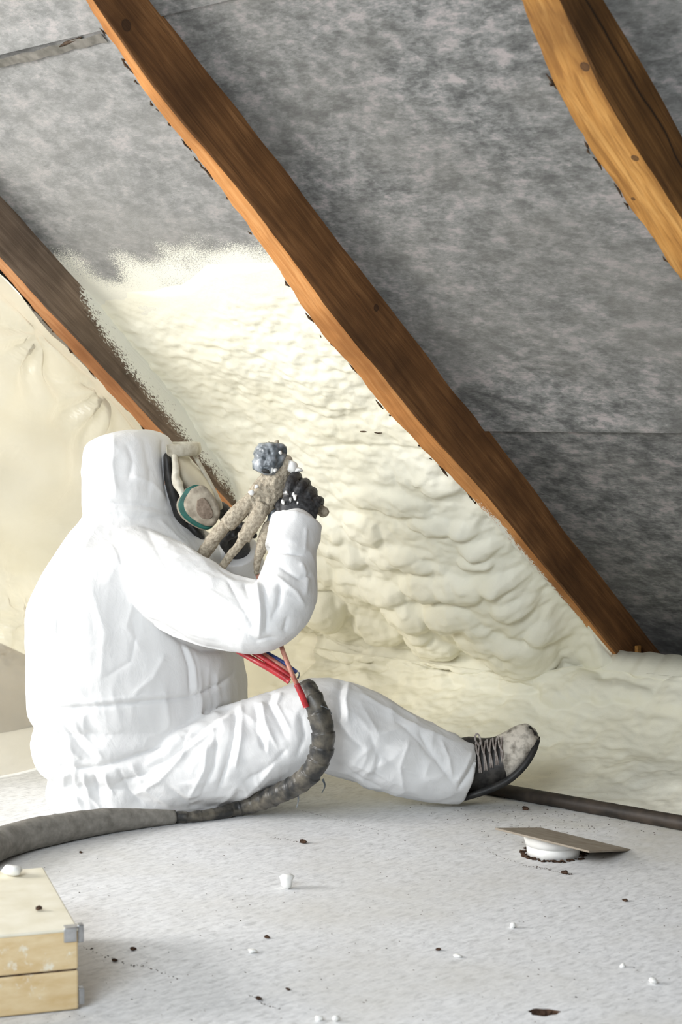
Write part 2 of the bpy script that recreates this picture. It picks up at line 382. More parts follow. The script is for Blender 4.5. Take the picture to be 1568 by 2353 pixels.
# rest of the loft: rear slope, gables, knee wall behind the eave
def quad(name, pts, mat, **k): return mk(name, np.array(pts), [tuple(range(len(pts)))], mat, smooth=False, **k)
yr, zr = rz[1], rz[2]; yb = yr-(zr-.1)/math.tan(SL)
quad('ceiling_rear', [(XL, yr, zr), (XR, yr, zr), (XR, yb, .1), (XL, yb, .1)], speck('grey_felt_rear', (.36, .36, .35), (.46, .46, .45), 10), kind='structure')
for nm, xx in (('wall_left', XL), ('wall_right', XR)):
    quad(nm, [(xx, 4.6, -.02), (xx, 4.6, .02), (xx, yr, zr), (xx, yb, .1), (xx, yb, -.02)], GREYWALL, kind='structure')

# frames of the two windows that let the daylight in
for nm, ob in (('window_1', 'daylight_gable_window'), ('window_2', 'daylight_rear_window')):
    lo = bpy.data.objects[ob]; Rm = lo.rotation_euler.to_matrix(); ax, ay, az = [np.array(Rm.col[i]) for i in range(3)]; c = np.array(lo.location)+az*.02; hx, hy = lo.data.size/2, lo.data.size_y/2
    fr = [box(c+ax*sx*(hx+.04), .04, hy+.08, .03, ax, ay, az) for sx in (-1, 1)]+[box(c+ay*sy*(hy+.04), hx, .04, .03, ax, ay, az) for sy in (-1, 1)]
    v, f = join(fr); mk(nm, v, f, speck(nm+'_paint', (.7, .7, .68), (.78, .78, .76), 10), None, smooth=False, kind='structure')
# ------------------------------------------------------------------ floor with a hole
hc = atz(1250, 2326); hv = RIGHT.copy(); hv[2] = 0; hv = nrm(hv); hf = FH
NH = 48; V = []; inner = []
for k in range(NH):
    a = 2*math.pi*k/NH; r = 1+.09*math.sin(3*a+1)+.06*math.sin(7*a); inner.append(hc+hv*.0235*r*math.cos(a)+hf*.0165*r*math.sin(a))
def sqp(a, h=.3):
    c, s = math.cos(a), math.sin(a); m = max(abs(c), abs(s)); return hc+hv*h*c/m+hf*h*s/m
V = inner+[sqp(2*math.pi*k/NH) for k in range(NH)]+[p-np.array([0, 0, .05]) for p in inner]
F = [(k, NH+k, NH+(k+1) % NH, (k+1) % NH) for k in range(NH)]
H = .3; B = 12.0
o = len(V); cs = [(-H, -H), (H, -H), (H, H), (-H, H), (-B, -B), (B, -B), (B, B), (-B, B)]
V += [hc+hv*a+hf*b for a, b in cs]; F += [(o, o+4, o+5, o+1), (o+1, o+5, o+6, o+2), (o+2, o+6, o+7, o+3), (o+3, o+7, o+4, o)]
V = np.array(V); V = np.where(np.arange(len(V))[:, None] >= 0, V, V)
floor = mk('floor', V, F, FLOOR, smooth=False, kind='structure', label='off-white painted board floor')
floor.data.transform(Matrix.Translation(floor.location)); floor.location = (0, 0, 0); ORG[floor.name] = np.zeros(3)
hb = [p-np.array([0, 0, .049]) for p in inner]
HV = np.array([hc-np.array([0, 0, .014])]+[hc+(p-hc)*.6-np.array([0, 0, .010+.003*math.sin(i*1.7)]) for i, p in enumerate(inner)]+inner)
mk('hole_dark', HV, [(0, 1+k, 1+(k+1) % NH) for k in range(NH)]+[(1+k, 1+NH+k, 1+NH+(k+1) % NH, 1+(k+1) % NH) for k in range(NH)], DIRT, floor, smooth=False)  # dark dish set in the hole, its shade put into the colour

# ------------------------------------------------------------------ rafters
def rafter(xc, wfn, dfn, s0, s1, mats, label, seed, spray=None, crackn=0):
    """wfn(s) width, dfn(s) depth; cross-section ring in local (x width, y = s, z = n)"""
    root = empty('roof_rafter', roof(xc, s0), label, 'rafter', 'roof rafters')
    ss = np.arange(s0, s1, .012); ns = len(ss); prof = []
    ring = 16
    V = np.zeros((ns, ring, 3)); W = wfn(ss); D = dfn(ss)
    ja = .0028*fbm(np.stack([ss*22, ss*0+seed, ss*0], -1), 4, seed)+.004*fbm(np.stack([ss*4, ss*0+seed, ss*0], -1), 2, seed+9)
    jb = .0012*fbm(np.stack([ss*14, ss*0+seed, ss*0], -1), 3, seed+3)+.003*fbm(np.stack([ss*3, ss*0, ss*0], -1), 2, seed+5)
    for i in range(ns):
        w_, d_ = W[i]+ja[i], D[i]+jb[i]; c = .004
        pts = [(0, -.01), (0, d_*.25), (0, d_*.5), (0, d_*.75), (0, d_-c), (-c*.6, d_-c*.2), (-c*1.6, d_), (-w_*.35, d_), (-w_*.65, d_), (-w_+c, d_), (-w_, d_-c*1.5), (-w_, d_*.7), (-w_, d_*.4), (-w_, d_*.1), (-w_, -.01), (-w_*.5, -.01)]
        V[i, :, 0] = [p[0] for p in pts]; V[i, :, 2] = [p[1] for p in pts]; V[i, :, 1] = ss[i]
    V[:, 0:5, 0] += (.0015*fbm(np.stack([V[:, 0:5, 2]*60, V[:, 0:5, 1]*3, V[:, 0:5, 1]*0], -1), 3, seed+2))
    v = V.reshape(-1, 3); F = grid(ring, ns, True)
    fm = [(1 if 5 <= (q % ring) <= 9 else 0) for q in range(len(F))]
    F += [tuple(range(ring))[::-1], tuple(range((ns-1)*ring, ns*ring))]; fm += [0, 0]
    me = bpy.data.meshes.new('beam'); me.from_pydata(v.tolist(), [], F); me.update()
    for m in mats: me.materials.append(m)
    me.polygons.foreach_set('material_index', np.array(fm, np.int32)); me.polygons.foreach_set('use_smooth', np.ones(len(F), bool))
    a = me.attributes.new('overspray', 'FLOAT', 'POINT'); a.data.foreach_set('value', (spray(v) if spray else np.zeros(len(v))).astype(np.float32))
    b = bpy.data.objects.new('beam', me); COL.objects.link(b); b.parent = root
    M = Matrix(((1, 0, 0, xc), (0, -DN[1], NN[1], Q0[1]), (0, -DN[2], NN[2], Q0[2]), (0, 0, 0, 1)))
    b.matrix_local = Matrix.Translation(-Vector(root.location))@M
    em = b.modifiers.new('edge', 'EDGE_SPLIT'); em.split_angle = math.radians(40)
    # bark shreds on the far arris
    parts = []; rr = random.Random(seed)
    for k in range(26 if seed != 2 else 34):
        s = rr.uniform(max(s0, -.35), min(s1, 1.25)); w_ = float(np.interp(s, ss, W+ja)); d_ = float(np.interp(s, ss, D+jb))
        p = roof(xc-w_-.001, s, d_-rr.uniform(.0, .006)); L = rr.choice([.008, .012, .02, .035])
        q = [p+(-DN)*L*t+NN*rr.uniform(-.001, .003)+np.array([-rr.uniform(0, .004), 0, 0]) for t in (-.5, 0, .5)]
        parts.append(tube(q, [.0008, rr.uniform(.0015, .0035), .0006], 5))
    bv, bf = join(parts); mk('bark_shreds', bv, bf, BARK, root, smooth=False, kind='stuff')
    return root
def fn(pts):
    p = np.array(sorted(pts)); return lambda s: np.interp(s, p[:, 0], p[:, 1])
side2 = m_wood('rafter_side_middle', (.10, .044, .016), (.19, .085, .03), (.28, .135, .052), spray=True, knots=[(1.17, .085, .012, 'z'), (.30, .03, .008, 'z')])  # sides darker, undersides brighter: partly ageing, partly shade and light put into colour
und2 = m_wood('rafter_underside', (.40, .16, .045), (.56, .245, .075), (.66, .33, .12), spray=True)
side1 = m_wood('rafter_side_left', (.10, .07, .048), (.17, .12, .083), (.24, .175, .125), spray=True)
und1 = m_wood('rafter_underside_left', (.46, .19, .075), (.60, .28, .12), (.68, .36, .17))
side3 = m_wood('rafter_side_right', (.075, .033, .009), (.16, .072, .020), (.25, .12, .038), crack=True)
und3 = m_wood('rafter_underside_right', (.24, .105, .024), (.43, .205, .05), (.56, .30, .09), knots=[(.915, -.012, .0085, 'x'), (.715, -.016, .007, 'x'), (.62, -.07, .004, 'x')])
def spray1(v):
    s, n = v[:, 1], v[:, 2]
    lim = np.interp(s, [-.4, -.1, .1, .3, .40, .47], [.112, .098, .085, .06, .03, -.06])
    return np.where(v[:, 0] > -.01, sstep(.05, -.05, n-lim), 0)
def spray2(v):
    s = v[:, 1]; return np.where(v[:, 2] > .08, sstep(-.18, -.42, s)*sstep(.0, -.045, v[:, 0]+.0)*.95, 0)
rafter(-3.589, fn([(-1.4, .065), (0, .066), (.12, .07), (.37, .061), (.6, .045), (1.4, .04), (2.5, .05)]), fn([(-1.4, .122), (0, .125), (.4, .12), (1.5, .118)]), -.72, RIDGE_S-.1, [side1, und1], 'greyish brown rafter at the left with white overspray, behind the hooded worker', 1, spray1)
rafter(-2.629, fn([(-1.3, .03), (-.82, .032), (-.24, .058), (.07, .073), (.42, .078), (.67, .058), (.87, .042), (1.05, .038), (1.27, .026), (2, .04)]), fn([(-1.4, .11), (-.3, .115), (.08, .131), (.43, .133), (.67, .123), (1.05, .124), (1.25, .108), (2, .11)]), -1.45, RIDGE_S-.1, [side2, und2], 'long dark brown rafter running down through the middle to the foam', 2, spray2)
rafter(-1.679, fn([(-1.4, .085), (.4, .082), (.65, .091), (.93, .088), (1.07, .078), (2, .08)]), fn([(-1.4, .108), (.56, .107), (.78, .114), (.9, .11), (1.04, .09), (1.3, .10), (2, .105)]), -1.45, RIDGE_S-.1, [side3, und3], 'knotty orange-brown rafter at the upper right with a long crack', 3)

# ------------------------------------------------------------------ foam
def build_foam():
    xs = np.concatenate([np.arange(-3.72, -1.95, .0042), np.arange(-1.95, -1.2, .012), np.arange(-1.2, 3.0, .06)])
    sr = np.arange(-.98, .75, .0045)
    prof = np.array([(3.18, -.006), (3.34, .002), (3.50, .012), (3.61, .045), (3.70, .105), (3.765, .175), (3.815, .235)])
    top = np.array([Q0[1]+DN[1]*.98+NN[1]*.125, Q0[2]+DN[2]*.98+NN[2]*.125])
    pr = resample(np.vstack([prof, top]), 150)[:-1]
    nlow = len(pr); nv = nlow+len(sr); X, J = np.meshgrid(xs, np.arange(nv))
    Sv = np.concatenate([-.98-np.cumsum(np.concatenate([[0], np.linalg.norm(np.diff(pr[::-1], axis=0), axis=1)]))[::-1]-.004, sr])
    S = np.broadcast_to(Sv[:, None], X.shape)
    # base thickness on the slope
    e = foam_edge(X)
    bay1 = sstep(-2.636, -2.652, X)
    dd = e-S
    t1 = np.interp(dd, [-.3, -.04, .02, .12, .3, .5, .56, .75, 1.0, 1.45], [-.05, -.012, .0005, .004, .016, .028, .046, .070, .096, .125])
    t1 = t1-.012*sstep(-2.8, -2.66, X)*sstep(-.97, -.8, S)+.075*sstep(-3.38, -3.56, X)*sstep(-.28, -.5, S)
    t1 = t1+np.interp(dd, [.6, .8, 1.05, 1.3, 1.6], [0, .018, .06, .10, .10])*sstep(-2.66, -2.86, X)*sstep(-3.59, -3.45, X)
    mt = sstep(-.82, -.975, S); t1 = t1*(1-mt)+.125*mt
    t2 = np.interp(S, [-.98, -.955, -.92, -.85, -.7], [.125, .118, .07, -.02, -.06])
    base = roof(X, S, t1)
    kb = np.clip(S+.98, 0, 1)*.35
    back = np.stack([X, 3.835+kb, .243+.02*np.sin(kb*9)-.42*kb], -1)
    base = np.where((X < -2.644)[..., None], base, back)
    low = np.zeros_like(base); low[..., 0] = X; k = np.arange(nlow)
    low[:nlow, :, 1] = pr[:, 0:1]; low[:nlow, :, 2] = pr[:, 1:2]
    base[:nlow] = low[:nlow]
    bs = base.copy(); K = 57
    for it in range(3):
        pad = np.concatenate([np.repeat(bs[:1], K//2, 0), bs, np.repeat(bs[-1:], K//2, 0)], 0); cs = np.cumsum(np.concatenate([pad[:1]*0, pad], 0), 0); bs = (cs[K:]-cs[:-K])/K
    wx = (sstep(-2.67, -2.86, X)*sstep(-.35, -.6, S)*sstep(-1.6, -1.45, S))[..., None]; base = base*(1-wx)+bs*wx
    # gentle bow of the toe of the slope on the left (thicker pile behind the leg)
    # lumps
    h = np.zeros_like(X)
    LP = [(755,1386,52,44,42),(949,1384,46,40,40),(958,1415,42,30,40),(1054,1392,58,36,34),(1100,1412,34,26,32),(785,1462,58,46,46),(831,1509,46,36,40),(896,1503,60,46,44),(966,1527,55,42,42),(1036,1515,55,44,42),(1107,1520,58,48,42),(1200,1480,66,56,46),(1240,1500,52,46,46),(1288,1558,74,60,46),(1345,1592,62,46,40),(1300,1612,48,34,38),(1153,1562,48,34,32),(1212,1582,44,32,32),(1090,1575,48,26,26),(1020,1570,52,26,24),(940,1565,50,22,22),(1282,1404,54,22,30),(1288,1433,48,20,30),(1241,1436,40,26,30),(931,1257,56,30,22),(966,1272,44,26,22),(843,1193,46,34,18),(931,1140,50,30,14),(1025,1123,42,24,12),(1060,1211,36,22,18),(1107,1257,44,18,20),(1100,1287,36,14,20),(1153,1322,46,20,24),(1060,1334,64,34,28),(995,1328,54,30,26),(744,1304,50,40,26),(796,1246,62,30,20),(820,1330,60,40,26),(890,1330,60,38,24),(880,1420,54,40,34),(1000,1450,60,40,36),(1130,1450,60,40,36),(760,1200,44,36,16),(860,1130,60,24,12),(1000,1200,50,24,16),(700,1480,50,40,34),(660,1420,50,40,30),(1390,1600,60,30,26),(1450,1600,70,26,16),(860,1580,60,22,16),(1180,1380,50,26,26),(1230,1345,36,18,22),(1190,1310,34,16,20)]
    big = []; pb = proj(base[::3, ::3]); Xb, Sb = X[::3, ::3], S[::3, ::3]; vis = (Xb > -3.66) & (Xb < -2.0)
    for (px, py, rx, ry, am) in LP:
        j, i = np.unravel_index(np.argmin(np.where(vis, (pb[..., 0]-px)**2+(pb[..., 1]-py)**2, 1e9)), Xb.shape); j = min(max(j, 2), Xb.shape[0]-3); i = min(max(i, 2), Xb.shape[1]-3)
        gx = np.linalg.norm(pb[j, i+2]-pb[j, i-2])/abs(Xb[j, i+2]-Xb[j, i-2]); gs = np.linalg.norm(pb[j+2, i]-pb[j-2, i])/abs(Sb[j+2, i]-Sb[j-2, i])
        big.append((Xb[j, i], Sb[j, i], rx/gx, min(ry/gs, .12), am/1000*1.25))
    WX = X+.016*fbm(np.stack([X*14, S*14, X*0], -1), 2, 3); WS = S+.012*fbm(np.stack([X*14, S*14, X*0+5], -1), 2, 4)
    def domes(lst):
        hh0 = np.zeros_like(X)
        for (x, s, rx, rs, am) in lst:
            i0, i1 = np.searchsorted(xs, [x-rx-.03, x+rx+.03]); j0, j1 = np.searchsorted(Sv, [s-rs-.03, s+rs+.03])
            if i1 <= i0 or j1 <= j0: continue
            r2 = ((WX[j0:j1, i0:i1]-x)/rx)**2+((WS[j0:j1, i0:i1]-s)/rs)**2
            hh0[j0:j1, i0:i1] = np.maximum(hh0[j0:j1, i0:i1], am*np.sqrt(np.clip(1-r2, 0, 1)))
        return hh0
    P3 = np.stack([X*1.0, S*1.0, X*0], -1)
    patch = .35+.65*sstep(-.25, .35, fbm(P3*5.5, 2, 21))
    def pillow(c, ax, seed):
        # cell pillows with sharp creases between them
        U = WX/(c*ax)+.35*fbm(P3/c*.45, 2, seed); W = WS/c+.35*fbm(P3/c*.45+7, 2, seed+1); iu = np.floor(U).astype(np.int64); iw = np.floor(W).astype(np.int64); best = np.full(X.shape, 9.0)
        for du_ in (-1, 0, 1):
            for dw_ in (-1, 0, 1):
                a_ = iu+du_; b_ = iw+dw_; best = np.minimum(best, (a_+.1+.8*_h(a_, b_, 0*a_, seed)-U)**2+(b_+.1+.8*_h(a_, b_, 0*a_+1, seed)-W)**2)
        return np.sqrt(np.clip(1-best/1.05, 0, 1))
    hb = domes(big); lowr = sstep(-.30, -.62, S)
    hm = .036*pillow(.085, 1.25, 5)*lowr*(.55+.45*sstep(-.3, .3, fbm(P3*4, 2, 12)))+.016*pillow(.048, 1.3, 6)*sstep(-.16, -.34, S); hs = .0085*pillow(.024, 1.35, 7)*sstep(-.1, -.3, S)*patch
    hs = hs*1.25
    hm = hm*sstep(-1.52, -1.34, S)
    # keep the puffs from swallowing the rafters
    near = sstep(-2.66, -2.80, X)*sstep(-3.585, -3.47, X)
    kk = sstep(-.86, -1.0, S); near2 = near*(1-kk)+kk
    kl = sstep(-.3, -.5, S)*(X < -3.2); near2 = near2*(1-kl)+kl
    h = (hb*.8+hm*.72+hs)*near2
    gate = sstep(.02, .2, dd)*bay1+(1-bay1)*sstep(-.9, -.97, S)
    fl = sstep(-1.62, -1.46, S)
    ripples = (.0035*fbm(P3*np.array([26, 48, 1]), 3, 8)+.010*fbm(P3*5, 2, 4)*near2)
    peel = .0028*(1-np.abs(vnoise(P3*np.array([38, 70, 1])+2*fbm(P3*12, 2, 9)[..., None], 31)))*sstep(.30, .02, S)*sstep(-.35, -.1, S)
    h = h*gate*fl+ripples*gate*(.25+.75*fl)+peel*gate*near2+.0010*fbm(P3*90, 2, 6)*gate
    # the lap shows through as a fine step
    h += -.006*np.exp(-((S+.172)/.006)**2)*bay1*gate*sstep(-3.4, -3.0, X)
    # ledge line on the right
    h += -.010*np.exp(-((S+1.125-.012*np.sin(X*6))/.014)**2)*sstep(-2.62, -2.40, X)
    for it in range(2):
        h[1:-1, 1:-1] = .5*h[1:-1, 1:-1]+.125*(h[2:, 1:-1]+h[:-2, 1:-1]+h[1:-1, 2:]+h[1:-1, :-2])
    du = np.gradient(base, axis=1); dv = np.gradient(base, axis=0); N = np.cross(du, dv); N /= np.linalg.norm(N, axis=2)[..., None]+1e-12
    if N[np.searchsorted(Sv, -.5), np.searchsorted(xs, -3.0), 1] > 0: N = -N
    P = base+N*h[..., None]; P[..., 2] -= .2*np.clip(h-.006, 0, 1)*fl
    fd = sstep(-1.25, -1.48, S+.1*fbm(P3*3, 2, 2))*sstep(-2.9, -2.5, X)
    keep = P[..., 2] > -1
    return mk('spray_foam', P.reshape(-1, 3), grid(len(xs), nv), FOAM, None, attrs={'floor_dirt': fd.ravel()}, kind='stuff',
              label='lumpy cream spray foam insulation covering the roof slope and eave', cat='insulation foam')
build_foam()
def foam_behind():
    xs = np.arange(XL+.02, -3.74, .05); ss = np.arange(-1.05, 2.2, .05); X, S = np.meshgrid(xs, ss)
    P = roof(X, S, .05+.015*fbm(np.stack([X*4, S*4, X*0], -1), 3, 2))
    low = np.stack([X[:4], np.array([3.45, 3.6, 3.74, 3.82])[:, None]+0*X[:4], np.array([0, .03, .12, .2])[:, None]+0*X[:4]], -1); P = np.concatenate([low, P[1:]], 0)
    mk('spray_foam', P.reshape(-1, 3), grid(len(xs), len(P)), FOAM, None, kind='stuff', label='cream foam seen dimly behind the plastic sheet', cat='insulation foam')
foam_behind()
FO = bpy.data.objects['spray_foam']
for (x, y, a, b) in ((835, 991, .012, .0022), (870, 993, .013, .0035), (1380, 1508, .012, .010), (718, 1404, .012, .012)):
    X_, S_ = px_roof(x, y, .045 if y < 1200 else .10)
    v, f = blob(roof(X_, S_, .046 if y < 1200 else .115), 1, int(x), .25, 2, (a, b, b)); mk('foam_tear_shade', v, f, BARK, FO, label='dark blob for the shade in a foam gap')
# above: dark blobs embedded in the foam as the shade of tears and gaps, wooden peg at the rafter foot
peg_c = onplane(1462, 1512, np.array([-2.622, 0, 0]), np.array([1., 0, 0]))
v, f = box(peg_c+np.array([.006, 0, 0]), .005, .009, .034); bevel(mk('wooden_peg', v, f, und3, None, smooth=False, label='short pale wooden peg on the foot of the middle rafter', cat='peg'), .002)

# ------------------------------------------------------------------ plastic sheet hung under the left rafter
def build_sheet():
    xs0 = -3.66; ys = np.arange(2.2, 4.0, .012); nt = 110; V = np.zeros((nt, len(ys), 3))
    for j, y in enumerate(ys):
        s = (Q0[1]-y+NN[1]*.115)/DN[1]; ztop = roof(0, s, .115)[2]
        ztop = max(ztop, .02)
        for i in range(nt):
            t = i/(nt-1); V[i, j] = (xs0, y, ztop*(1-t)+.004*t)
    Y, Z = V[..., 1], V[..., 2]; q = np.stack([Y, Z, Y*0], -1)
    T = np.linspace(0, 1, nt)[:, None]
    diag = Y*1.9+Z*1.5
    b = .026*np.sin(diag*9+2*fbm(q*3, 2, 1))*sstep(0, .3, T)*sstep(1.2, .35, T)
    b += .022*fbm(q*np.array([2.4, 1.8, 1]), 3, 2)
    c = np.exp(-(((Y-2.55)/.28)**2+((Z-.37)/.12)**2)); b += .022*c*(1-2*np.abs(fbm(q*np.array([16, 30, 1]), 3, 6)))
    for (ya, za) in ((2.92, .98), (3.12, .80), (2.72, 1.12)):
        r = np.hypot(Y-ya, (Z-za)); ang = np.arctan2(Y-ya, za-Z); b += .026*np.cos(ang*9)*np.exp(-r/.35)*sstep(0, .05, r)
    V[..., 0] += np.clip(b, -.05, .05)*sstep(0, .07, T)+.02*sstep(.75, 1, T)
    return mk('plastic_sheet', V.reshape(-1, 3), grid(len(ys), nt), FILM, None, label='wrinkled translucent plastic sheet hung under the left rafter behind the worker', cat='plastic sheet')
build_sheet()
v, f = blob((-4.55, 2.8, .0), 1, 5, .12, 3, (.45, .6, .27), 1.0); v[:, 2] = np.maximum(v[:, 2], .001); (mk('added_heap', v, f, speck('dull_brown', (.17, .115, .065), (.27, .19, .115), 12), None, smooth=True, label='generic brown heap added behind the plastic sheet, low at the left', cat='heap'))  # generic mound added to give the low sheet its brown tone

# ------------------------------------------------------------------ the worker
person = empty('person', atz(330, 1845), 'person in a white hooded coverall sitting on the floor, aiming a spray gun', 'person')
def slab(rows, yaw=.07, n=60, ns=40):
    """torso: rows (y, left x, right x, d, half depth)"""
    r = resample(rows, n); V = []
    for (y, l, rgt, d, hd) in r:
        c = atd((l+rgt)/2, y, d); hw = (rgt-l)/2*d/FPX
        a = RIGHT*hw; b = FH*hd+RIGHT*yaw*hd/.2
        for k in range(ns):
            th = 2*math.pi*k/ns; cs, sn = math.cos(th), math.sin(th); e = .9
            V.append(c+a*math.copysign(abs(cs)**e, cs)+b*math.copysign(abs(sn)**e, sn))
    F = grid(ns, n, True); F += [tuple(range(ns)), tuple(range((n-1)*ns, n*ns))]
    return np.array(V), F
TR = [(1866, 225, 440, 4.12, .12), (1850, 172, 490, 4.12, .17), (1820, 138, 530, 4.13, .195), (1790, 131, 545, 4.13, .20), (1768, 134, 545, 4.13, .195), (1738, 110, 548, 4.13, .215), (1690, 100, 550, 4.13, .215),
      (1652, 106, 550, 4.13, .205), (1628, 96, 548, 4.13, .215), (1560, 92, 546, 4.13, .22), (1500, 91, 540, 4.13, .22), (1440, 93, 530, 4.13, .225), (1390, 96, 522, 4.13, .23),
      (1350, 114, 515, 4.13, .23), (1300, 139, 508, 4.13, .215), (1255, 163, 485, 4.13, .185), (1220, 182, 452, 4.14, .145), (1192, 200, 425, 4.14, .115), (1165, 216, 405, 4.14, .10)]
torso = slab(TR)
hood = slab([(1186, 203, 412, 4.14, .108), (1168, 201, 414, 4.14, .112), (1120, 199, 408, 4.14, .115), (1078, 200, 401, 4.14, .115), (1045, 202, 394, 4.14, .113), (1024, 206, 389, 4.14, .107), (1010, 218, 382, 4.14, .098), (1001, 240, 373, 4.14, .085), (994, 268, 360, 4.14, .065), (989, 300, 342, 4.14, .03)], yaw=.05, n=30)
r_arm = limb([(300, 1300, 4.04, 95, .09), (385, 1340, 3.96, 98, .09), (460, 1385, 3.91, 96, .085), (545, 1412, 3.87, 86, .08), (612, 1412, 3.85, 80, .077), (652, 1374, 3.86, 72, .072), (664, 1325, 3.88, 62, .066), (670, 1280, 3.90, 54, .06), (676, 1240, 3.92, 50, .055), (680, 1215, 3.935, 46, .05)], 40)
cuff = limb([(663, 1268, 3.905, 59, .062), (672, 1235, 3.92, 60, .060), (682, 1197, 3.935, 58, .056)], 12, ends=False)
r_leg = limb([(290, 1772, 4.07, 92, .12), (390, 1764, 4.04, 104, .125), (500, 1742, 4.02, 108, .12), (600, 1708, 4.01, 104, .11), (680, 1682, 4.01, 104, .105), (745, 1667, 4.02, 108, .10), (812, 1684, 4.03, 106, .10), (880, 1716, 4.04, 98, .095), (950, 1743, 4.05, 90, .09), (1020, 1764, 4.06, 78, .08), (1068, 1776, 4.07, 66, .068)], 60, ends=False)
hip = limb([(250, 1785, 4.10, 70, .10), (290, 1775, 4.07, 80, .11)], 6)
l_leg = limb([(380, 1760, 4.24, 88, .10), (480, 1738, 4.31, 90, .10), (580, 1720, 4.37, 85, .09), (635, 1728, 4.39, 76, .085), (590, 1765, 4.36, 62, .07), (500, 1790, 4.28, 58, .06), (430, 1800, 4.22, 50, .055)], 40)
l_arm = limb([(470, 1310, 4.28, 85, .09), (530, 1385, 4.33, 78, .08), (580, 1440, 4.35, 66, .07), (585, 1405, 4.32, 56, .06), (566, 1340, 4.25, 50, .05), (553, 1290, 4.19, 46, .046)], 36)
l_cuff = limb([(562, 1322, 4.225, 52, .052), (546, 1264, 4.155, 48, .05)], 8, ends=False)
suit_v, suit_f, suit_n = voxel([torso, hood, r_arm, cuff, r_leg, hip, l_leg, l_arm, l_cuff], .0036, 5, .5)
def seg_dist(px, pts):
    best = np.full(len(px), 1e9); par = np.zeros(len(px)); n = len(pts)-1
    for i in range(n):
        a = np.array(pts[i], float); b = np.array(pts[i+1], float); ab = b-a
        t = np.clip(((px-a)@ab)/(ab@ab), 0, 1); d = np.linalg.norm(px-(a+t[:, None]*ab), axis=1)
        m = d < best; best[m] = d[m]; par[m] = (i+t[m])/n
    return best, par
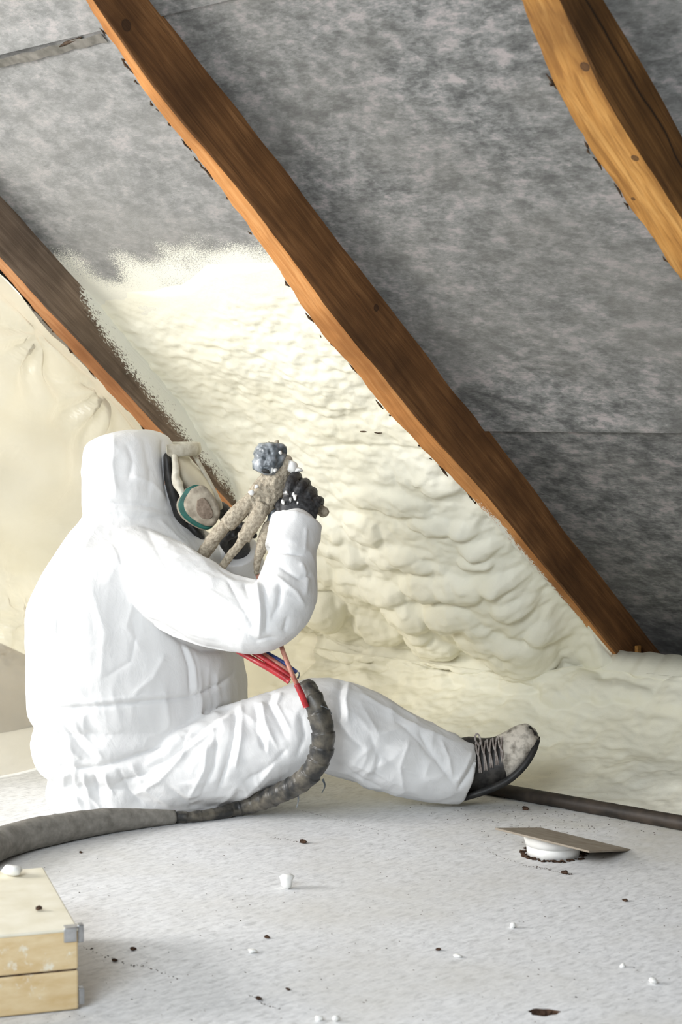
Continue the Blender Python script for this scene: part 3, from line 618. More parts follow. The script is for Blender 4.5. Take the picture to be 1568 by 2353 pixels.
STROKES = [  # (points, half width px, mm)
 ([(200,1176),(228,1164),(262,1157),(324,1159),(390,1172)],7,-9), ([(205,1190),(262,1172),(330,1174),(400,1190)],7,4),
 ([(340,1418),(385,1450),(425,1476),(470,1495),(532,1497)],8,-12), ([(330,1400),(380,1425),(440,1452),(500,1470)],10,5),
 ([(419,1479),(436,1530),(440,1601)],5,-7), ([(428,1479),(446,1530),(452,1598)],6,5), ([(98,1631),(202,1626),(343,1612),(442,1602),(500,1575),(540,1545)],5,-8), ([(98,1619),(202,1614),(343,1600),(438,1590)],6,4),
 ([(145,1309),(128,1422),(122,1611)],3,2.5), ([(300,1400),(312,1460),(300,1520),(220,1570)],6,-2.5), ([(305,1390),(290,1440),(330,1500)],12,4), ([(200,1320),(240,1450),(230,1580)],22,5), ([(380,1500),(350,1560),(300,1600)],14,5),
 ([(593,1337),(600,1403),(596,1464)],7,9), ([(606,1345),(614,1410),(612,1455)],6,-8), ([(645,1342),(640,1390),(622,1430)],6,-8), ([(660,1417),(652,1452)],6,-6), ([(690,1290),(706,1330),(700,1370)],7,6), ([(560,1340),(575,1380)],7,-5),
 ([(520,1330),(560,1400),(590,1450)],6,-5), ([(470,1350),(540,1395),(580,1420)],9,5), ([(640,1300),(690,1330),(715,1320)],6,-6), ([(630,1320),(680,1360),(700,1400)],7,5), ([(540,1440),(590,1470),(640,1462)],6,-5), ([(430,1400),(500,1440),(560,1462)],9,-5),
 ([(608,1262),(650,1270),(700,1276)],4,-7), ([(703,1210),(698,1272)],4,4),
 ([(132,1760),(180,1768),(222,1764),(272,1750),(330,1730),(390,1705)],9,-13), ([(110,1700),(150,1735),(200,1752)],8,-6), ([(120,1660),(160,1720),(190,1750)],8,6), ([(140,1650),(185,1715),(225,1755)],7,-6), ([(165,1650),(200,1700),(240,1745)],7,5),
 ([(160,1772),(170,1820),(205,1858)],6,-6), ([(190,1775),(205,1830),(235,1862)],6,6), ([(215,1775),(228,1835),(260,1866)],5,-7), ([(240,1775),(262,1830)],6,5), ([(270,1765),(300,1820),(330,1850)],6,-5), ([(300,1755),(330,1800)],7,5), ([(145,1775),(150,1815),(180,1850)],5,4),
 ([(535,1618),(485,1658),(428,1705),(385,1742),(330,1770)],8,-11), ([(545,1632),(500,1672),(450,1712),(400,1752)],8,7), ([(438,1672),(409,1729),(340,1775),(263,1800)],7,-7), ([(461,1640),(490,1632),(540,1620)],6,-8), ([(430,1690),(420,1740),(370,1790),(300,1830)],8,6),
 ([(540,1620),(536,1690),(520,1760),(500,1820)],7,-9), ([(556,1615),(556,1690),(540,1770)],7,7), ([(585,1612),(590,1680),(612,1730)],7,-8), ([(602,1610),(612,1670),(640,1720)],7,6), ([(628,1586),(614,1612),(640,1660),(660,1700)],7,-8), ([(648,1590),(636,1620),(668,1680)],6,6), ([(660,1720),(620,1760),(560,1800)],8,-7), ([(640,1740),(600,1790),(540,1840)],8,6), ([(690,1640),(700,1690),(680,1740)],7,-5), ([(480,1700),(470,1770),(430,1840)],9,5), ([(500,1690),(492,1760),(460,1830)],7,-6), ([(380,1800),(440,1850),(520,1858)],9,-5), ([(330,1810),(400,1850)],8,5),
 ([(788,1560),(778,1600),(782,1660)],7,-8), ([(802,1566),(794,1610),(800,1660)],7,6), ([(770,1649),(800,1690),(840,1726)],7,-5), ([(826,1593),(890,1630),(959,1676),(1061,1716)],8,6), ([(900,1650),(960,1700),(1000,1750)],7,-4), ([(959,1676),(985,1720),(1010,1756),(1050,1810)],7,-6), ([(1098,1736),(1078,1775),(1050,1815)],5,-8), ([(1085,1725),(1068,1765),(1045,1800)],6,5), ([(880,1740),(930,1770),(985,1790)],8,-5), ([(800,1750),(860,1770),(930,1805)],9,5), ([(850,1690),(870,1740),(860,1790)],9,-4), ([(760,1740),(820,1780),(900,1820)],7,-5), ([(940,1700),(920,1760),(930,1820)],8,4), ([(1010,1700),(1030,1740),(1040,1790)],6,4),
 ([(225,1010),(230,1080),(226,1150)],12,-4), ([(262,1000),(258,1070),(268,1140)],12,5), ([(205,1060),(240,1090),(300,1095)],8,-4), ([(330,1010),(345,1080),(340,1150)],12,-4), ([(372,1010),(378,1080),(386,1160)],6,-5), ([(300,1090),(350,1110),(385,1150)],8,4), ([(290,1020),(305,1060),(295,1110)],8,-3),
 ([(230,1200),(180,1280),(150,1340)],10,3), ([(360,1190),(420,1250),(500,1320)],10,4), ([(330,1200),(370,1280),(400,1330)],14,-4), ([(500,1300),(545,1330),(590,1335)],6,-5), ([(250,1240),(290,1330),(320,1400)],16,4),
]
def fold(v, n):
    px = proj(v); view = v-CAM; view /= np.linalg.norm(view, axis=1)[:, None]
    face = sstep(.02, .3, -(n*view).sum(1)); d = np.zeros(len(v))
    near = np.linalg.norm(v-CAM, axis=1)
    for pts, wd, am in STROKES:
        a = np.array(pts); lo = a.min(0)-3*wd; hi = a.max(0)+3*wd
        m = np.where((px[:, 0] > lo[0]) & (px[:, 0] < hi[0]) & (px[:, 1] > lo[1]) & (px[:, 1] < hi[1]) & (face > 0))[0]
        if not len(m): continue
        q, t = seg_dist(px[m], pts); taper = sstep(-.05, .15, t)*sstep(1.05, .8, t)
        d[m] += am/1000*np.exp(-np.sqrt((q/wd)**2+.02)*1.25)*taper*face[m]*1.2
    return d
dsp = fold(suit_v, suit_n)
# crumpled fabric everywhere: ridged noise, stronger round waist, legs and elbow
q = suit_v*np.array([9, 9, 7.0]); warp = .8*np.stack([fbm(q*.6+9, 2, 5), fbm(q*.6+3, 2, 6), fbm(q*.6+5, 2, 7)], -1)
rid = 1-2*np.abs(vnoise(q+warp, 1)); rid2 = 1-2*np.abs(vnoise(q*2.3+warp*1.7, 2))
pxs = proj(suit_v); soft = .35+.65*sstep(1560, 1660, pxs[:, 1])+.35*sstep(430, 560, pxs[:, 0])*sstep(1600, 1560, pxs[:, 1])
dsp += (.0050*rid+.0026*rid2)*soft
suit_v = suit_v+suit_n*dsp[:, None]
suit_v[:, 2] = np.maximum(suit_v[:, 2], .0015)
coverall = mk('coverall', suit_v, suit_f, SUIT, person, label='white disposable hooded coverall')

# head under the hood: a simple face, mostly hidden by the mask
hd = limb([(352, 1200, 4.17, 45, .06), (350, 1150, 4.17, 70, .075), (350, 1110, 4.16, 74, .078), (342, 1075, 4.155, 55, .065)], 14)
nose = limb([(425, 1085, 4.19, 9, .01), (440, 1110, 4.195, 12, .014)], 5); chin = limb([(405, 1160, 4.19, 26, .03), (425, 1165, 4.195, 20, .025)], 5)
hv_, hf_, _ = voxel([hd, nose, chin], .005, 3); mk('head', hv_, hf_, SKIN, person)
# full-face respirator
resp = empty('respirator', atd(430, 1140, 4.16)); resp.parent = person; resp.location = Vector(ORG[resp.name]-ORG[person.name])
v, f = limb([(392, 1052, 4.155, 14, .088), (398, 1100, 4.155, 20, .088), (412, 1150, 4.16, 24, .082), (430, 1200, 4.165, 26, .066), (452, 1222, 4.17, 18, .045)], 18); mk('face_seal', v, f, BLACK, resp)
v, f = limb([(404, 1046, 4.16, 22, .078), (420, 1078, 4.165, 30, .078), (440, 1110, 4.17, 36, .07), (458, 1145, 4.17, 38, .058), (470, 1175, 4.17, 32, .045)], 20); mk('lens', v, f, GLASS, resp)
pts = []
for k in range(25):
    a = math.radians(-98+213*k/24); c = atd(372, 1034, 4.165)
    pts.append(c+nrm(RIGHT*.9+FH*.35)*.088*math.cos(a)+nrm(FH*.93-RIGHT*.35)*.092*math.sin(a)+np.array([0, 0, .004*math.cos(a)]))
v, f = tube(pts, .0065, 14, rad2=.0155, ref=np.array([0, 0, 1.])); v = v+.0006*fbm(v*160, 2, 4)[:, None]; mk('brow_rim', v, f, DUSTY, resp)
v, f = limb([(446, 1046, 4.15, 5, .006), (464, 1076, 4.155, 5, .006), (484, 1112, 4.16, 5, .006), (502, 1150, 4.165, 6, .007), (506, 1166, 4.165, 6, .007)], 20, 10); mk('lens_frame', v, f, DUSTY, resp)
v, f = limb([(401, 1050, 4.075, 7, .007), (404, 1075, 4.07, 8, .008), (404, 1098, 4.067, 10, .010), (409, 1112, 4.065, 12, .012), (416, 1128, 4.06, 8, .009), (424, 1146, 4.06, 8, .008)], 22, 12); mk('strap_frame', v, f, DUSTY, resp)
out = [(428,1122),(448,1113),(464,1116),(480,1134),(496,1160),(501,1180),(495,1200),(484,1214),(468,1215),(446,1206),(424,1190),(412,1172),(411,1150)]
def scaled(p, k, dx=0, dy=0):
    a = np.array(p, float); c = a.mean(0); return [tuple(q) for q in (a-c)*k+c+np.array([dx, dy])]
def cart(poly, d0, d1, mat, name, par, bw=.006):
    a = resample(poly+[poly[0]], 40)[:-1]; v, f = prism([tuple(q) for q in a], d0, d1); o = mk(name, v, f, mat, par, smooth=True); bevel(o, bw, 3); return o
cart(scaled(out, 1.0, -4, 2), 4.052, 4.105, DUSTYD, 'cartridge', resp, .008)
cart(scaled(out, 1.0, 0, 1), 4.038, 4.056, GREEN, 'green_ring', resp, .004)
cart(scaled(out, .92, 9, -2), 4.016, 4.042, DUSTYD, 'cartridge_cap', resp, .008)
cart([(453,1150),(466,1144),(476,1150),(489,1174),(489,1187),(478,1193),(462,1189),(452,1174)], 4.013, 4.02, BROWNI, 'filter_window', resp, .002)
v, f = limb([(440, 1205, 4.13, 18, .03), (455, 1224, 4.13, 14, .03), (462, 1232, 4.13, 10, .02)], 10); mk('exhale_valve', v, f, BLACK, resp)
v, f = limb([(500, 1165, 4.25, 16, .02), (513, 1175, 4.26, 18, .02), (518, 1190, 4.26, 14, .015)], 10); mk('far_cartridge', v, f, RUBBER, resp)

# gloves
def finger(pts, r0=.0105, r1=.0085):
    p = resample(pts, 14); P, A, B_ = rounded(np.array([atd(*q) for q in p]), np.linspace(r0, r1, 14), np.linspace(r0, r1, 14)); return tube(P, A, 14, rad2=B_)
rh = [limb([(686, 1216, 3.94, 32, .026), (686, 1192, 3.94, 41, .023), (688, 1168, 3.94, 45, .021), (694, 1148, 3.945, 42, .018), (699, 1140, 3.95, 34, .014)], 16)]
rh += [finger([(662, 1142, 3.945), (666, 1118, 3.942), (673, 1100, 3.955), (681, 1092, 3.98), (686, 1104, 4.005), (676, 1124, 4.012)], .0125, .010),
       finger([(680, 1146, 3.944), (688, 1126, 3.940), (696, 1112, 3.952), (704, 1110, 3.980), (704, 1124, 4.005), (692, 1140, 4.012)], .0125, .010),
       finger([(700, 1154, 3.944), (708, 1140, 3.941), (714, 1130, 3.955), (720, 1130, 3.980), (718, 1144, 4.003), (708, 1156, 4.010)], .012, .0095),
       finger([(716, 1172, 3.946), (725, 1160, 3.944), (732, 1150, 3.957), (736, 1152, 3.980), (732, 1164, 4.000), (722, 1174, 4.005)], .0115, .009),
       finger([(660, 1192, 3.95), (646, 1172, 3.965), (642, 1150, 3.985), (650, 1132, 4.0), (662, 1122, 4.01)], .013, .011)]
gv, gf, gn = voxel(rh, .0019, 2); gv = gv+gn*(.0006*fbm(gv*140, 2, 3))[:, None]
glove = mk('glove', gv, gf, RUBBER, person, label='black rubber glove of the right hand')
for k, (x, y, r) in enumerate([(657, 1133, 6), (678, 1142, 5), (668, 1150, 5), (651, 1154, 5), (684, 1156, 4), (674, 1136, 4)]):
    v, f = blob(atd(x, y, 3.921), r/1000, k, .5, 2, (1, .6, 1.2)); mk('foam_fleck', v, f, WHITEF if k % 2 else STEEL, glove)
lh = [limb([(552, 1282, 4.17, 24, .02), (546, 1262, 4.145, 30, .024), (538, 1240, 4.11, 34, .024), (534, 1226, 4.09, 26, .02)], 14),
      finger([(520, 1236, 4.09), (514, 1216, 4.06), (524, 1204, 4.035), (540, 1206, 4.025)]), finger([(534, 1228, 4.085), (534, 1210, 4.055), (548, 1204, 4.03), (560, 1212, 4.02)]),
      finger([(548, 1230, 4.09), (552, 1212, 4.06), (564, 1208, 4.035), (574, 1218, 4.022)]), finger([(560, 1238, 4.10), (566, 1222, 4.07), (576, 1220, 4.045), (584, 1230, 4.03)], .0095, .008),
      finger([(524, 1262, 4.12), (514, 1246, 4.08), (522, 1234, 4.04), (536, 1228, 4.015)], .0115, .0095)]
gv, gf, gn = voxel(lh, .0022, 2); mk('glove', gv, gf, RUBBER, person, label='black rubber glove of the left hand')

# canvas shoe on the right foot
shoe = empty('shoe', atd(1050, 1825, 4.07)); shoe.parent = person; shoe.location = Vector(ORG[shoe.name]-ORG[person.name])
SB = [(1022,1822,4.08,.030),(1050,1831,4.08,.036),(1090,1822,4.08,.038),(1130,1808,4.075,.041),(1172,1786,4.07,.046),(1206,1755,4.07,.046),(1228,1722,4.075,.038),(1238,1696,4.08,.022)]
ST = [(1010,1770,4.08),(1030,1715,4.08),(1070,1693,4.08),(1110,1697,4.08),(1148,1690,4.08),(1184,1671,4.08),(1212,1666,4.08),(1232,1680,4.08)]
def shoe_loft(t0, t1, inset=0.0, bot=0.0, n=30, ns=30, top=1.0):
    a = resample(SB, 100); b = resample(ST, 100); idx = np.linspace(t0*99, t1*99, n).round().astype(int); V = []
    for i in idx:
        B0 = atd(*a[i][:3]); T0 = atd(*b[i]); up = T0-B0; L = np.linalg.norm(up); u = up/L; hw = a[i][3]+inset
        wd = nrm(FH*.97+RIGHT*.1)
        for k in range(ns):
            th = 2*math.pi*k/ns; cz, sz = math.cos(th), math.sin(th)
            zz = .5+.5*sz; sh = 1.0 if zz < .35 else 1-.42*((zz-.35)/.65)**1.4
            V.append(B0+u*(zz*L*top+(bot if sz < 0 else inset))+wd*hw*math.copysign(abs(cz)**.72, cz)*sh)
    F = grid(ns, n, True)+[tuple(range(ns))[::-1], tuple(range((n-1)*ns, n*ns))]
    return np.array(V), F
v, f = shoe_loft(0, 1); v = v+.0012*fbm(v*60, 2, 3)[:, None]; mk('upper', v, f, LEATHER, shoe)
v, f = shoe_loft(.56, 1, .0018, 0, 30); v = v+.0012*fbm(v*70, 3, 8)[:, None]*np.array([1, 1, 1]); mk('toe_cap', v, f, TOE, shoe)
a = resample(SB, 60); V = []; USGN = 1 if -np.cross(FH, atd(*a[20][:3])-atd(*a[10][:3]))[2] > 0 else -1
for i in range(60):
    B0 = atd(*a[i][:3]); tn = nrm(atd(*a[min(i+1, 59)][:3])-atd(*a[max(i-1, 0)][:3])); wd = nrm(FH*.97+RIGHT*.1); un = -nrm(np.cross(wd, tn)); un = un*USGN
    hw = a[i][3]+.003
    for (p, q) in ((-1, -.004), (-1, .010), (1, .010), (1, -.004)): V.append(B0+wd*hw*p+un*q)
mk('sole', np.array(V), grid(4, 60, True)+[(0, 1, 2, 3), (236, 239, 238, 237)], BLACK, shoe)
for k in range(5):
    x = 1098+k*13; ya, yb2 = 1712-k*3.2, 1776-k*6; dz = 4.035
    for sgn in (0, 1):
        p = [(x+sgn*9-4, ya-6, dz+.03), (x-2+sgn*4, ya+14, dz+.002), (x+4-sgn*2, (ya+yb2)/2, dz-.004), (x+9-sgn*5, yb2, dz-.001)]
        v, f = tube(np.array([atd(*c) for c in resample(p, 10)]), .0022, 6); mk('lace', v, f, LACE, shoe)
v, f = tube(np.array([atd(*c) for c in resample([(1100, 1712, 4.05), (1092, 1698, 4.04), (1096, 1686, 4.04), (1103, 1694, 4.035), (1106, 1712, 4.035)], 12)]), .0024, 6); mk('lace_loop', v, f, LACE, shoe)

# ------------------------------------------------------------------ spray gun
gun = empty('spray_gun', atd(600, 1150, 3.99), 'crusty foam-covered spray gun with taped nozzle in the gloved hands', 'spray gun')
def crusty(rows, n=24, ns=20, amp=.0025, fr=55, seed=1, **k):
    v, f = limb(rows, n, ns, **k); c = v.mean(0); a, b, nn2 = voxel([(v, f)], .0026, 1)
    a = a+nn2*(amp*fbm(a*fr, 3, seed)+amp*.5*fbm(a*fr*2.7, 2, seed+3))[:, None]; return a, b
v, f = crusty([(652, 1082, 3.985, 18, .02), (640, 1096, 3.985, 30, .024), (622, 1120, 3.985, 37, .026), (603, 1146, 3.985, 37, .026), (592, 1164, 3.985, 32, .024)], amp=.003, seed=2); mk('gun_body', v, f, CRUST, gun)
v, f = crusty([(584, 1144, 3.98, 18, .019), (556, 1170, 3.98, 20, .020), (530, 1197, 3.98, 20, .020), (520, 1207, 3.98, 19, .020)], ends=False, amp=.0010, seed=3); mk('hose_fitting', v, f, CRUST, gun)
v, f = crusty([(522, 1203, 3.985, 14, .014), (500, 1228, 3.995, 16.5, .016), (482, 1252, 4.01, 16.5, .016), (462, 1282, 4.03, 16, .016)], amp=.001, seed=4); mk('hose_stub', v, f, CRUST, gun)
v, f = crusty([(604, 1158, 3.975, 19, .019), (592, 1186, 3.972, 19, .019), (574, 1214, 3.972, 18.5, .018), (559, 1239, 3.975, 17, .017)], ends=False, amp=.0018, seed=5); mk('hose_fitting', v, f, CRUST, gun)
v, f = crusty([(561, 1235, 3.975, 11, .011), (546, 1256, 3.975, 10.5, .0105), (528, 1278, 3.975, 10, .010), (511, 1302, 3.98, 9, .009)], amp=.0012, seed=6); mk('hose_stub', v, f, CRUST, gun)
v, f = crusty([(663, 1056, 3.98, 9, .01), (658, 1070, 3.98, 14, .014), (648, 1090, 3.98, 15, .016)], amp=.002, seed=7); mk('neck_knob', v, f, CRUST, gun)
v, f = crusty([(640, 1130, 4.0, 13, .013), (680, 1142, 3.99, 14, .014), (722, 1162, 3.985, 13, .013), (744, 1176, 3.98, 13, .013)], amp=.001, seed=8); mk('grip', v, f, CRUST, gun)
v, f = limb([(628, 1172, 3.99, 9, .01), (622, 1198, 3.985, 9, .01), (617, 1214, 3.98, 9, .009)], 10, 12); mk('taped_joint', v, f, TAPE, gun)
v, f = crusty([(617, 1210, 3.98, 14, .014), (608, 1236, 3.975, 15, .015), (600, 1262, 3.975, 13, .013), (593, 1285, 3.98, 10, .01), (589, 1316, 3.985, 5, .005)], amp=.0012, seed=9); mk('hose_stub', v, f, CRUST, gun)
nz = limb([(604, 1086, 3.975, 24, .022), (610, 1072, 3.975, 31, .028), (619, 1050, 3.98, 35, .03), (627, 1030, 3.985, 33, .029), (628, 1022, 3.986, 30, .027)], 24, 24, ends=False)
a, b, n2 = voxel([nz], .0022, 1); a = a+n2*(.0028*(1-2*np.abs(vnoise(a*70, 4)))+.001*fbm(a*150, 2, 5))[:, None]; mk('taped_nozzle', a, b, TAPE, gun)
v, f = crusty([(596, 1078, 3.965, 7, .01), (610, 1081, 3.958, 8, .012), (622, 1084, 3.962, 7, .01)], 10, amp=.0015, seed=11); mk('nozzle_collar', v, f, BLACK, gun)
v, f = blob(atd(629, 1023, 3.986), .024, 3, .2, 3, (1, 1, .28)); mk('nozzle_mouth', v, f, BLACK, gun)
for k, (x, y, r) in enumerate([(618, 1020, 5), (636, 1018, 6), (645, 1026, 5)]):
    v, f = blob(atd(x, y, 3.98), r/1000, k+4, .4, 2); mk('nozzle_crumb', v, f, CRUST, gun)
for k, (x, y, r, sq) in enumerate([(672, 1072, 12, (1.0, 1, 1.2)), (684, 1080, 9, (1.4, 1, .7)), (624, 1078, 7, (.7, .8, 1.5)), (602, 1052, 5, (1, 1, 1.2)), (600, 1068, 4, (1, 1, 1)), (644, 1040, 4, (1, 1, 1.1)), (632, 1080, 5, (1, 1, 1)), (590, 1118, 5, (1, 1, 1)), (578, 1132, 6, (1, 1, 1)), (614, 1060, 3, (1, 1, 1))]):
    v, f = blob(atd(x, y, 3.955 if k > 1 else 3.97), r/1000, k+9, .35, 2, sq); mk('foam_blob', v, f, WHITEF, gun)

# ------------------------------------------------------------------ hose: woven sleeve, taped conduit, coloured lines
hose = empty('supply_hose', atz(100, 1930), 'grey supply hose running under the worker and up past the knee, taped and red-ended', 'hose')
def floorline(rows):
    out = []
    for (x, y, r) in rows:
        P = atz(x, y, r); out.append((P[0], P[1], P[2], r))
    return np.array(out)
sl = resample(floorline([(-160, 2010, .034), (-60, 1968, .034), (0, 1938, .034), (60, 1920, .033), (120, 1907, .032), (180, 1896, .030), (250, 1886, .027), (320, 1881, .022), (400, 1878, .015)]), 90)
v, f = tube(sl[:, :3], sl[:, 3], 28); v = v+.0012*fbm(v*np.array([30, 30, 30]), 3, 4)[:, None]; v[:, 2] = np.maximum(v[:, 2], .001)
mk('woven_sleeve', v, f, SLEEVE, hose, label='grey woven sleeve lying on the floor')
fl_ = floorline([(395, 1878, .014), (450, 1876, .013), (505, 1868, .014), (550, 1857, .018)])
up = [(592, 1843, 3.96, .021), (640, 1824, 3.92, .0225), (690, 1798, 3.88, .0235), (722, 1765, 3.855, .0245), (740, 1722, 3.845, .0255), (742, 1678, 3.84, .025), (730, 1632, 3.845, .0245), (714, 1597, 3.855, .023), (700, 1572, 3.87, .020)]
cp = np.vstack([fl_, np.array([np.append(atd(a, b, c), r) for a, b, c, r in up])]); cp = resample(cp, 320)
arc = np.concatenate([[0], np.cumsum(np.linalg.norm(np.diff(cp[:, :3], axis=0), axis=1))])
saw = (arc*30+.35*fbm(np.stack([arc*14, arc*0, arc*0], -1), 2, 3)) % 1.0
v, f = tube(cp[:, :3], cp[:, 3]*(1+.13*saw)-.0016, 28); v = v+.0013*fbm(v*60, 3, 6)[:, None]; v[:, 2] = np.maximum(v[:, 2], .001)
mk('taped_conduit', v, f, TAPED, hose, label='thick conduit wound with dark grey tape')
def line(rows, r, mat, name, n=30):
    v, f = tube(np.array([atd(*c) for c in resample(rows, n)]), r, 12); return mk(name, v, f, mat, hose)
line([(702, 1622, 3.825, ), (690, 1590, 3.822), (668, 1540, 3.83), (650, 1495, 3.86), (640, 1460, 3.92), (620, 1400, 4.0), (592, 1320, 3.99)], .0052, PINK, 'faded_red_line')
line([(704, 1624, 3.824), (694, 1598, 3.818), (682, 1572, 3.820)], .0068, RED, 'red_line_end', 12)
line([(665, 1566, 3.85), (630, 1543, 3.86), (590, 1520, 3.88), (545, 1494, 3.93), (510, 1470, 3.99), (480, 1400, 4.06), (470, 1290, 4.02)], .0068, RED, 'red_line')
line([(668, 1556, 3.86), (635, 1533, 3.865), (598, 1508, 3.885), (560, 1486, 3.94), (530, 1460, 4.0), (515, 1400, 4.03), (512, 1300, 3.985)], .0062, RED, 'red_line')
line([(672, 1548, 3.865), (640, 1526, 3.87), (605, 1503, 3.89), (570, 1482, 3.94), (548, 1460, 4.0), (530, 1400, 4.05)], .0056, PINK, 'faded_red_line')
line([(682, 1545, 3.87), (650, 1522, 3.88), (612, 1500, 3.90), (585, 1486, 3.94), (560, 1460, 4.0), (540, 1400, 4.06)], .0050, BLUE, 'blue_line')
for rows in ([(684, 1818, 3.90), (686, 1838, 3.90), (682, 1856, 3.91)], [(480, 1874, 3.955), (487, 1884, 3.945), (496, 1880, 3.945)], [(742, 1790, 3.85), (747, 1806, 3.85), (740, 1822, 3.852)], [(684, 1560, 3.86), (688, 1550, 3.855), (686, 1544, 3.855)], [(760, 1640, 3.85), (752, 1628, 3.83), (738, 1622, 3.818)]):
    P = np.array([atd(*c) for c in resample(rows, 8)]); P[:, 2] = np.maximum(P[:, 2], .003); v, f = tube(P, np.linspace(.0035, .0015, 8), 6, rad2=.0008); mk('tape_tail', v, f, TAPE, hose)

# ------------------------------------------------------------------ bar on the floor, vent with board, wooden case
P0 = atz(1098, 1806, .016); P1 = atz(1560, 1890, .016); P2 = P1+(P1-P0)*.55
pp = np.array([P0+(P2-P0)*t for t in np.linspace(0, 1, 60)]); v, f = tube(pp, .0165, 24); v = v+.0005*fbm(v*40, 2, 3)[:, None]; v[:, 2] = np.maximum(v[:, 2], .0005)
mk('steel_bar', v, f, RUST, None, label='dark rusty round bar lying on the floor beyond the shoe', cat='bar')
vc = atz(1272, 1963); vent = empty('vent_pipe', vc, 'short white vent pipe rising from the floor under a tilted board', 'vent pipe')
def lathe(c, prof, ns=48, jit=0):
    V = [];
    for r, z in prof:
        for k in range(ns): a = 2*math.pi*k/ns; V.append(c+np.array([r*math.cos(a), r*math.sin(a), z]))
    return np.array(V), grid(ns, len(prof), True)
parts = []; rr = random.Random(3)
for k in range(150):
    a = rr.uniform(0, 2*math.pi); r = rr.gauss(.062, .004); parts.append(blob(vc+np.array([r*math.cos(a), r*math.sin(a), .001]), rr.uniform(.0015, .004), k, .4, 1, (1.4, 1.4, .6)))
v, f = join(parts); v[:, 2] = np.maximum(v[:, 2], .0004); mk('dirt_ring', v, f, DIRT, vent, kind='stuff', smooth=False)
N1 = atd(1139, 1902, 3.585); e1 = atd(1355, 1955, 3.475)-N1; e2 = atd(1250, 1903, 3.775)-N1
e2 = e2-e1*((e2@e1)/(e1@e1)); nb = nrm(np.cross(e1, e2)); nb = nb if nb[2] > 0 else -nb
low = min((N1+a*e1+b*e2)[2] for a in (0, 1) for b in (0, 1))
bv, bf = v, f = box(N1+e1/2+e2/2-nb*.002, .5, .5, .002, e1, e2, nb); print('board z', v[:, 2].min(), v[:, 2].max()); BP = N1-nb*.006
def under(v): v = v.copy(); v[:, 2] = np.minimum(v[:, 2], BP[2]-((v[:, 0]-BP[0])*nb[0]+(v[:, 1]-BP[1])*nb[1])/nb[2]); return v
v, f = lathe(vc, [(.050, .0), (.0545, .0), (.0555, .010), (.056, .019), (.054, .0205), (.050, .0205)]); v = under(v); mk('lower_collar', v, f, PVC, vent)
v, f = lathe(vc, [(.050, .019), (.0575, .0215), (.0600, .030), (.0630, .046), (.0600, .047), (.056, .03), (.054, .02)]); v = under(v); mk('upper_sleeve', v, f, PVC, vent)
bevel(mk('hardboard_offcut', bv, bf, BOARD, None, smooth=False, label='thin brown square board lying tilted on the white vent pipe', cat='board'), .0006, 1)
zt = .129; c0 = atz(181, 2322); cl = atz(0, 2341); fd = nrm(cl-c0); bk = atz(72, 1995, zt)-np.append(c0[:2], zt); bk[2] = 0; bk = bk-fd*(bk@fd); Ld = np.linalg.norm(bk); bk = bk/Ld
print('case depth', Ld)
case = empty('wooden_case', c0, 'pale plywood case with metal corner, at the lower left corner', 'case')
Lf = .42
def cbox(z0, z1, ins, mat, name, par):
    v, f = box(c0+fd*Lf/2+bk*Ld/2+np.array([0, 0, (z0+z1)/2]), Lf/2-ins, Ld/2-ins, (z1-z0)/2, fd, bk); o = mk(name, v, f, mat, par, smooth=False); bevel(o, .003); return o
cbox(.002, .063, 0, BOXW, 'case_body', case); cbox(.065, .1245, 0, BOXW, 'case_lid', case); cbox(.06, .068, .002, DIRT, 'lid_gap', case); cbox(.1235, zt, -.0008, BOXT, 'top_panel', case)
side = -fd
for z, nm, hz in ((.118, 'latch', .014), (.02, 'latch', .013)):
    v, f = box(c0+side*.005+bk*.012+np.array([0, 0, z]), .005, .008, hz, fd, bk); bevel(mk(nm, v, f, STEEL, case, smooth=False), .002)
v, f = box(c0+fd*.012+np.array([0, 0, .119])-bk*.0008, .010, .0014, .011, fd, bk); bevel(mk('corner_bracket', v, f, STEEL, case, smooth=False), .0015)
v, f = box(c0+fd*.010+np.array([0, 0, zt+.0004])+bk*.009, .010, .009, .001, fd, bk); bevel(mk('corner_bracket', v, f, STEEL, case, smooth=False), .001)

# ------------------------------------------------------------------ crumbs and debris
def crumb(x, y, r, mat, label, cat, group, seed, z=0.0, sq=(1, 1, .75), name='foam_crumb'):
    P = atz(x, y, z); v, f = blob(P, r, seed, .35, 2, sq, 1.3); v[:, 2] += z-v[:, 2].min()-.0004; mk(name, v, f, mat, None, smooth=(name == 'foam_crumb'), label=label, cat=cat, group=group)
G = 'white foam crumbs'
crumb(660, 2042, .013, WHITEF, 'largest white foam crumb, on the floor in front of the seated worker', 'foam crumb', G, 1, sq=(1, 1, 1.0))
crumb(1179, 2132, .0065, WHITEF, 'small white foam crumb on the floor below the tilted board', 'foam crumb', G, 2)
crumb(1503, 2260, .007, WHITEF, 'white foam crumb near the right edge, right of the floor hole', 'foam crumb', G, 3)
crumb(580, 2190, .007, WHITEF, 'pale foam crumb on the floor left of the middle, nearer than the largest one', 'foam crumb', G, 4, sq=(1.3, 1, .5))
crumb(1052, 2199, .006, WHITEF, 'flat pale foam crumb in the middle of the bare floor', 'foam crumb', G, 5, sq=(1.5, 1, .4))
crumb(1432, 2222, .0045, WHITEF, 'tiny foam crumb up and left of the one near the right edge', 'foam crumb', G, 6)
crumb(733, 2345, .006, WHITEF, 'left one of two foam crumbs at the bottom edge', 'foam crumb', G, 7); crumb(772, 2347, .006, WHITEF, 'right one of two foam crumbs at the bottom edge', 'foam crumb', G, 8)
crumb(28, 2012, .014, WHITEF, 'white foam lump lying on top of the plywood case', 'foam crumb', G, 9, z=zt+.001, sq=(1.6, 1, .6))
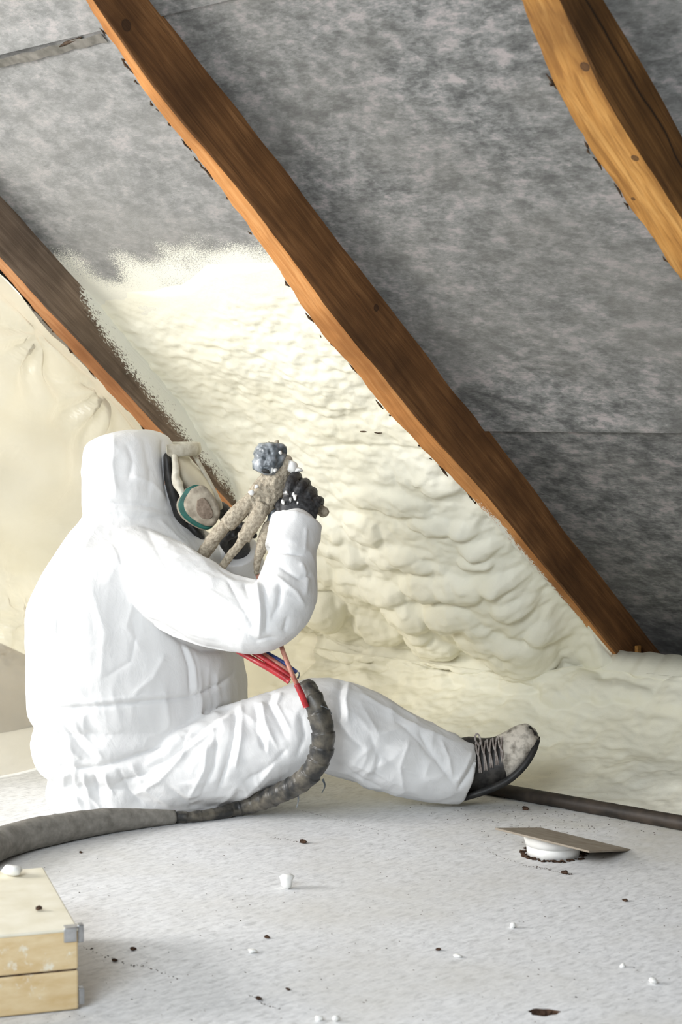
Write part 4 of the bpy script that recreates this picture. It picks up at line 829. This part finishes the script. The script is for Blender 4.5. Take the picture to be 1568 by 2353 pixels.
crumb(90, 2092, .0048, DIRT, 'brown wood chip on top of the plywood case', 'wood chip', None, 10, z=zt+.001, name='wood_chip')
G2 = 'dark debris bits on the floor'
for k, (x, y, r, lb) in enumerate([(697, 1938, .0075, 'brown bark bit on the floor near the largest foam crumb'), (614, 2156, .005, 'dark chip on the floor left of the middle, beyond the pale crumb'), (1298, 2008, .007, 'black clot of dirt in front of the vent pipe'), (661, 2275, .004, 'small brown chip on the floor near the bottom, left of centre'), (595, 2298, .005, 'dark twig bit near the bottom edge left of centre'), (1007, 2184, .0042, 'pair-like dark speck in the middle of the bare floor'), (186, 1960, .0036, 'small dark pellet on the floor below the grey hose'), (306, 2184, .005, 'reddish brown sliver on the floor right of the plywood case'), (1208, 1861, .008, 'brown crumb of dirt between the shoe and the board'), (1438, 2071, .005, 'grey dirt speck on the floor right of the board'), (264, 2209, .005, 'dark flake in the dirt trail beside the plywood case')]):
    crumb(x, y, r, DIRT, lb, 'debris', G2, 20+k, sq=(1.2, .8, .55), name='debris_chip')
parts = []; rr = random.Random(9)
def flake(x, y, r):
    if r <= 0: return
    P = atz(x, y, 0); v, f = blob(P, r, rr.randrange(999), .45, 1, (rr.uniform(.8, 1.8), rr.uniform(.6, 1.2), .4)); v[:, 2] += .0002-v[:, 2].min(); parts.append((v, f))
def trail(pts, n, jit, r0, r1):
    p = resample(pts, n)
    for x, y in p: flake(x+rr.gauss(0, jit), y+rr.gauss(0, jit*.6), rr.uniform(r0, r1))
trail([(195, 2176), (240, 2198), (300, 2216), (345, 2225), (410, 2250)], 45, 3, .0005, .0018); trail([(690, 1862), (760, 1880), (870, 1908)], 60, 1, .0004, .001)
trail([(620, 1924), (660, 1930), (697, 1938)], 26, 1.5, .0005, .0016); trail([(1205, 1989), (1250, 1996), (1298, 2008), (1316, 2010)], 40, 1.5, .0006, .002); trail([(1120, 1955), (1160, 1972), (1200, 1985)], 20, 2, .0004, .001)
trail([(575, 2286), (595, 2297), (610, 2310), (640, 2318)], 22, 2, .0005, .0014)
for q in range(420):
    x = rr.gauss(1280, 150); y = rr.gauss(1880, 36)
    if 1815 < y < 2000: flake(x, y, rr.uniform(.0004, .0014))
for q in range(330): flake(rr.uniform(-50, 1620), rr.uniform(1885, 2360), rr.uniform(.0004, .0014))
for q in range(160): flake(rr.gauss(1470, 60), rr.gauss(1806, 5)+(0), rr.uniform(.001, .003))
v, f = join(parts); mk('floor_dirt', v, f, DIRT, None, smooth=False, kind='stuff', label='fine dark dirt specks strewn over the floor', cat='dirt')
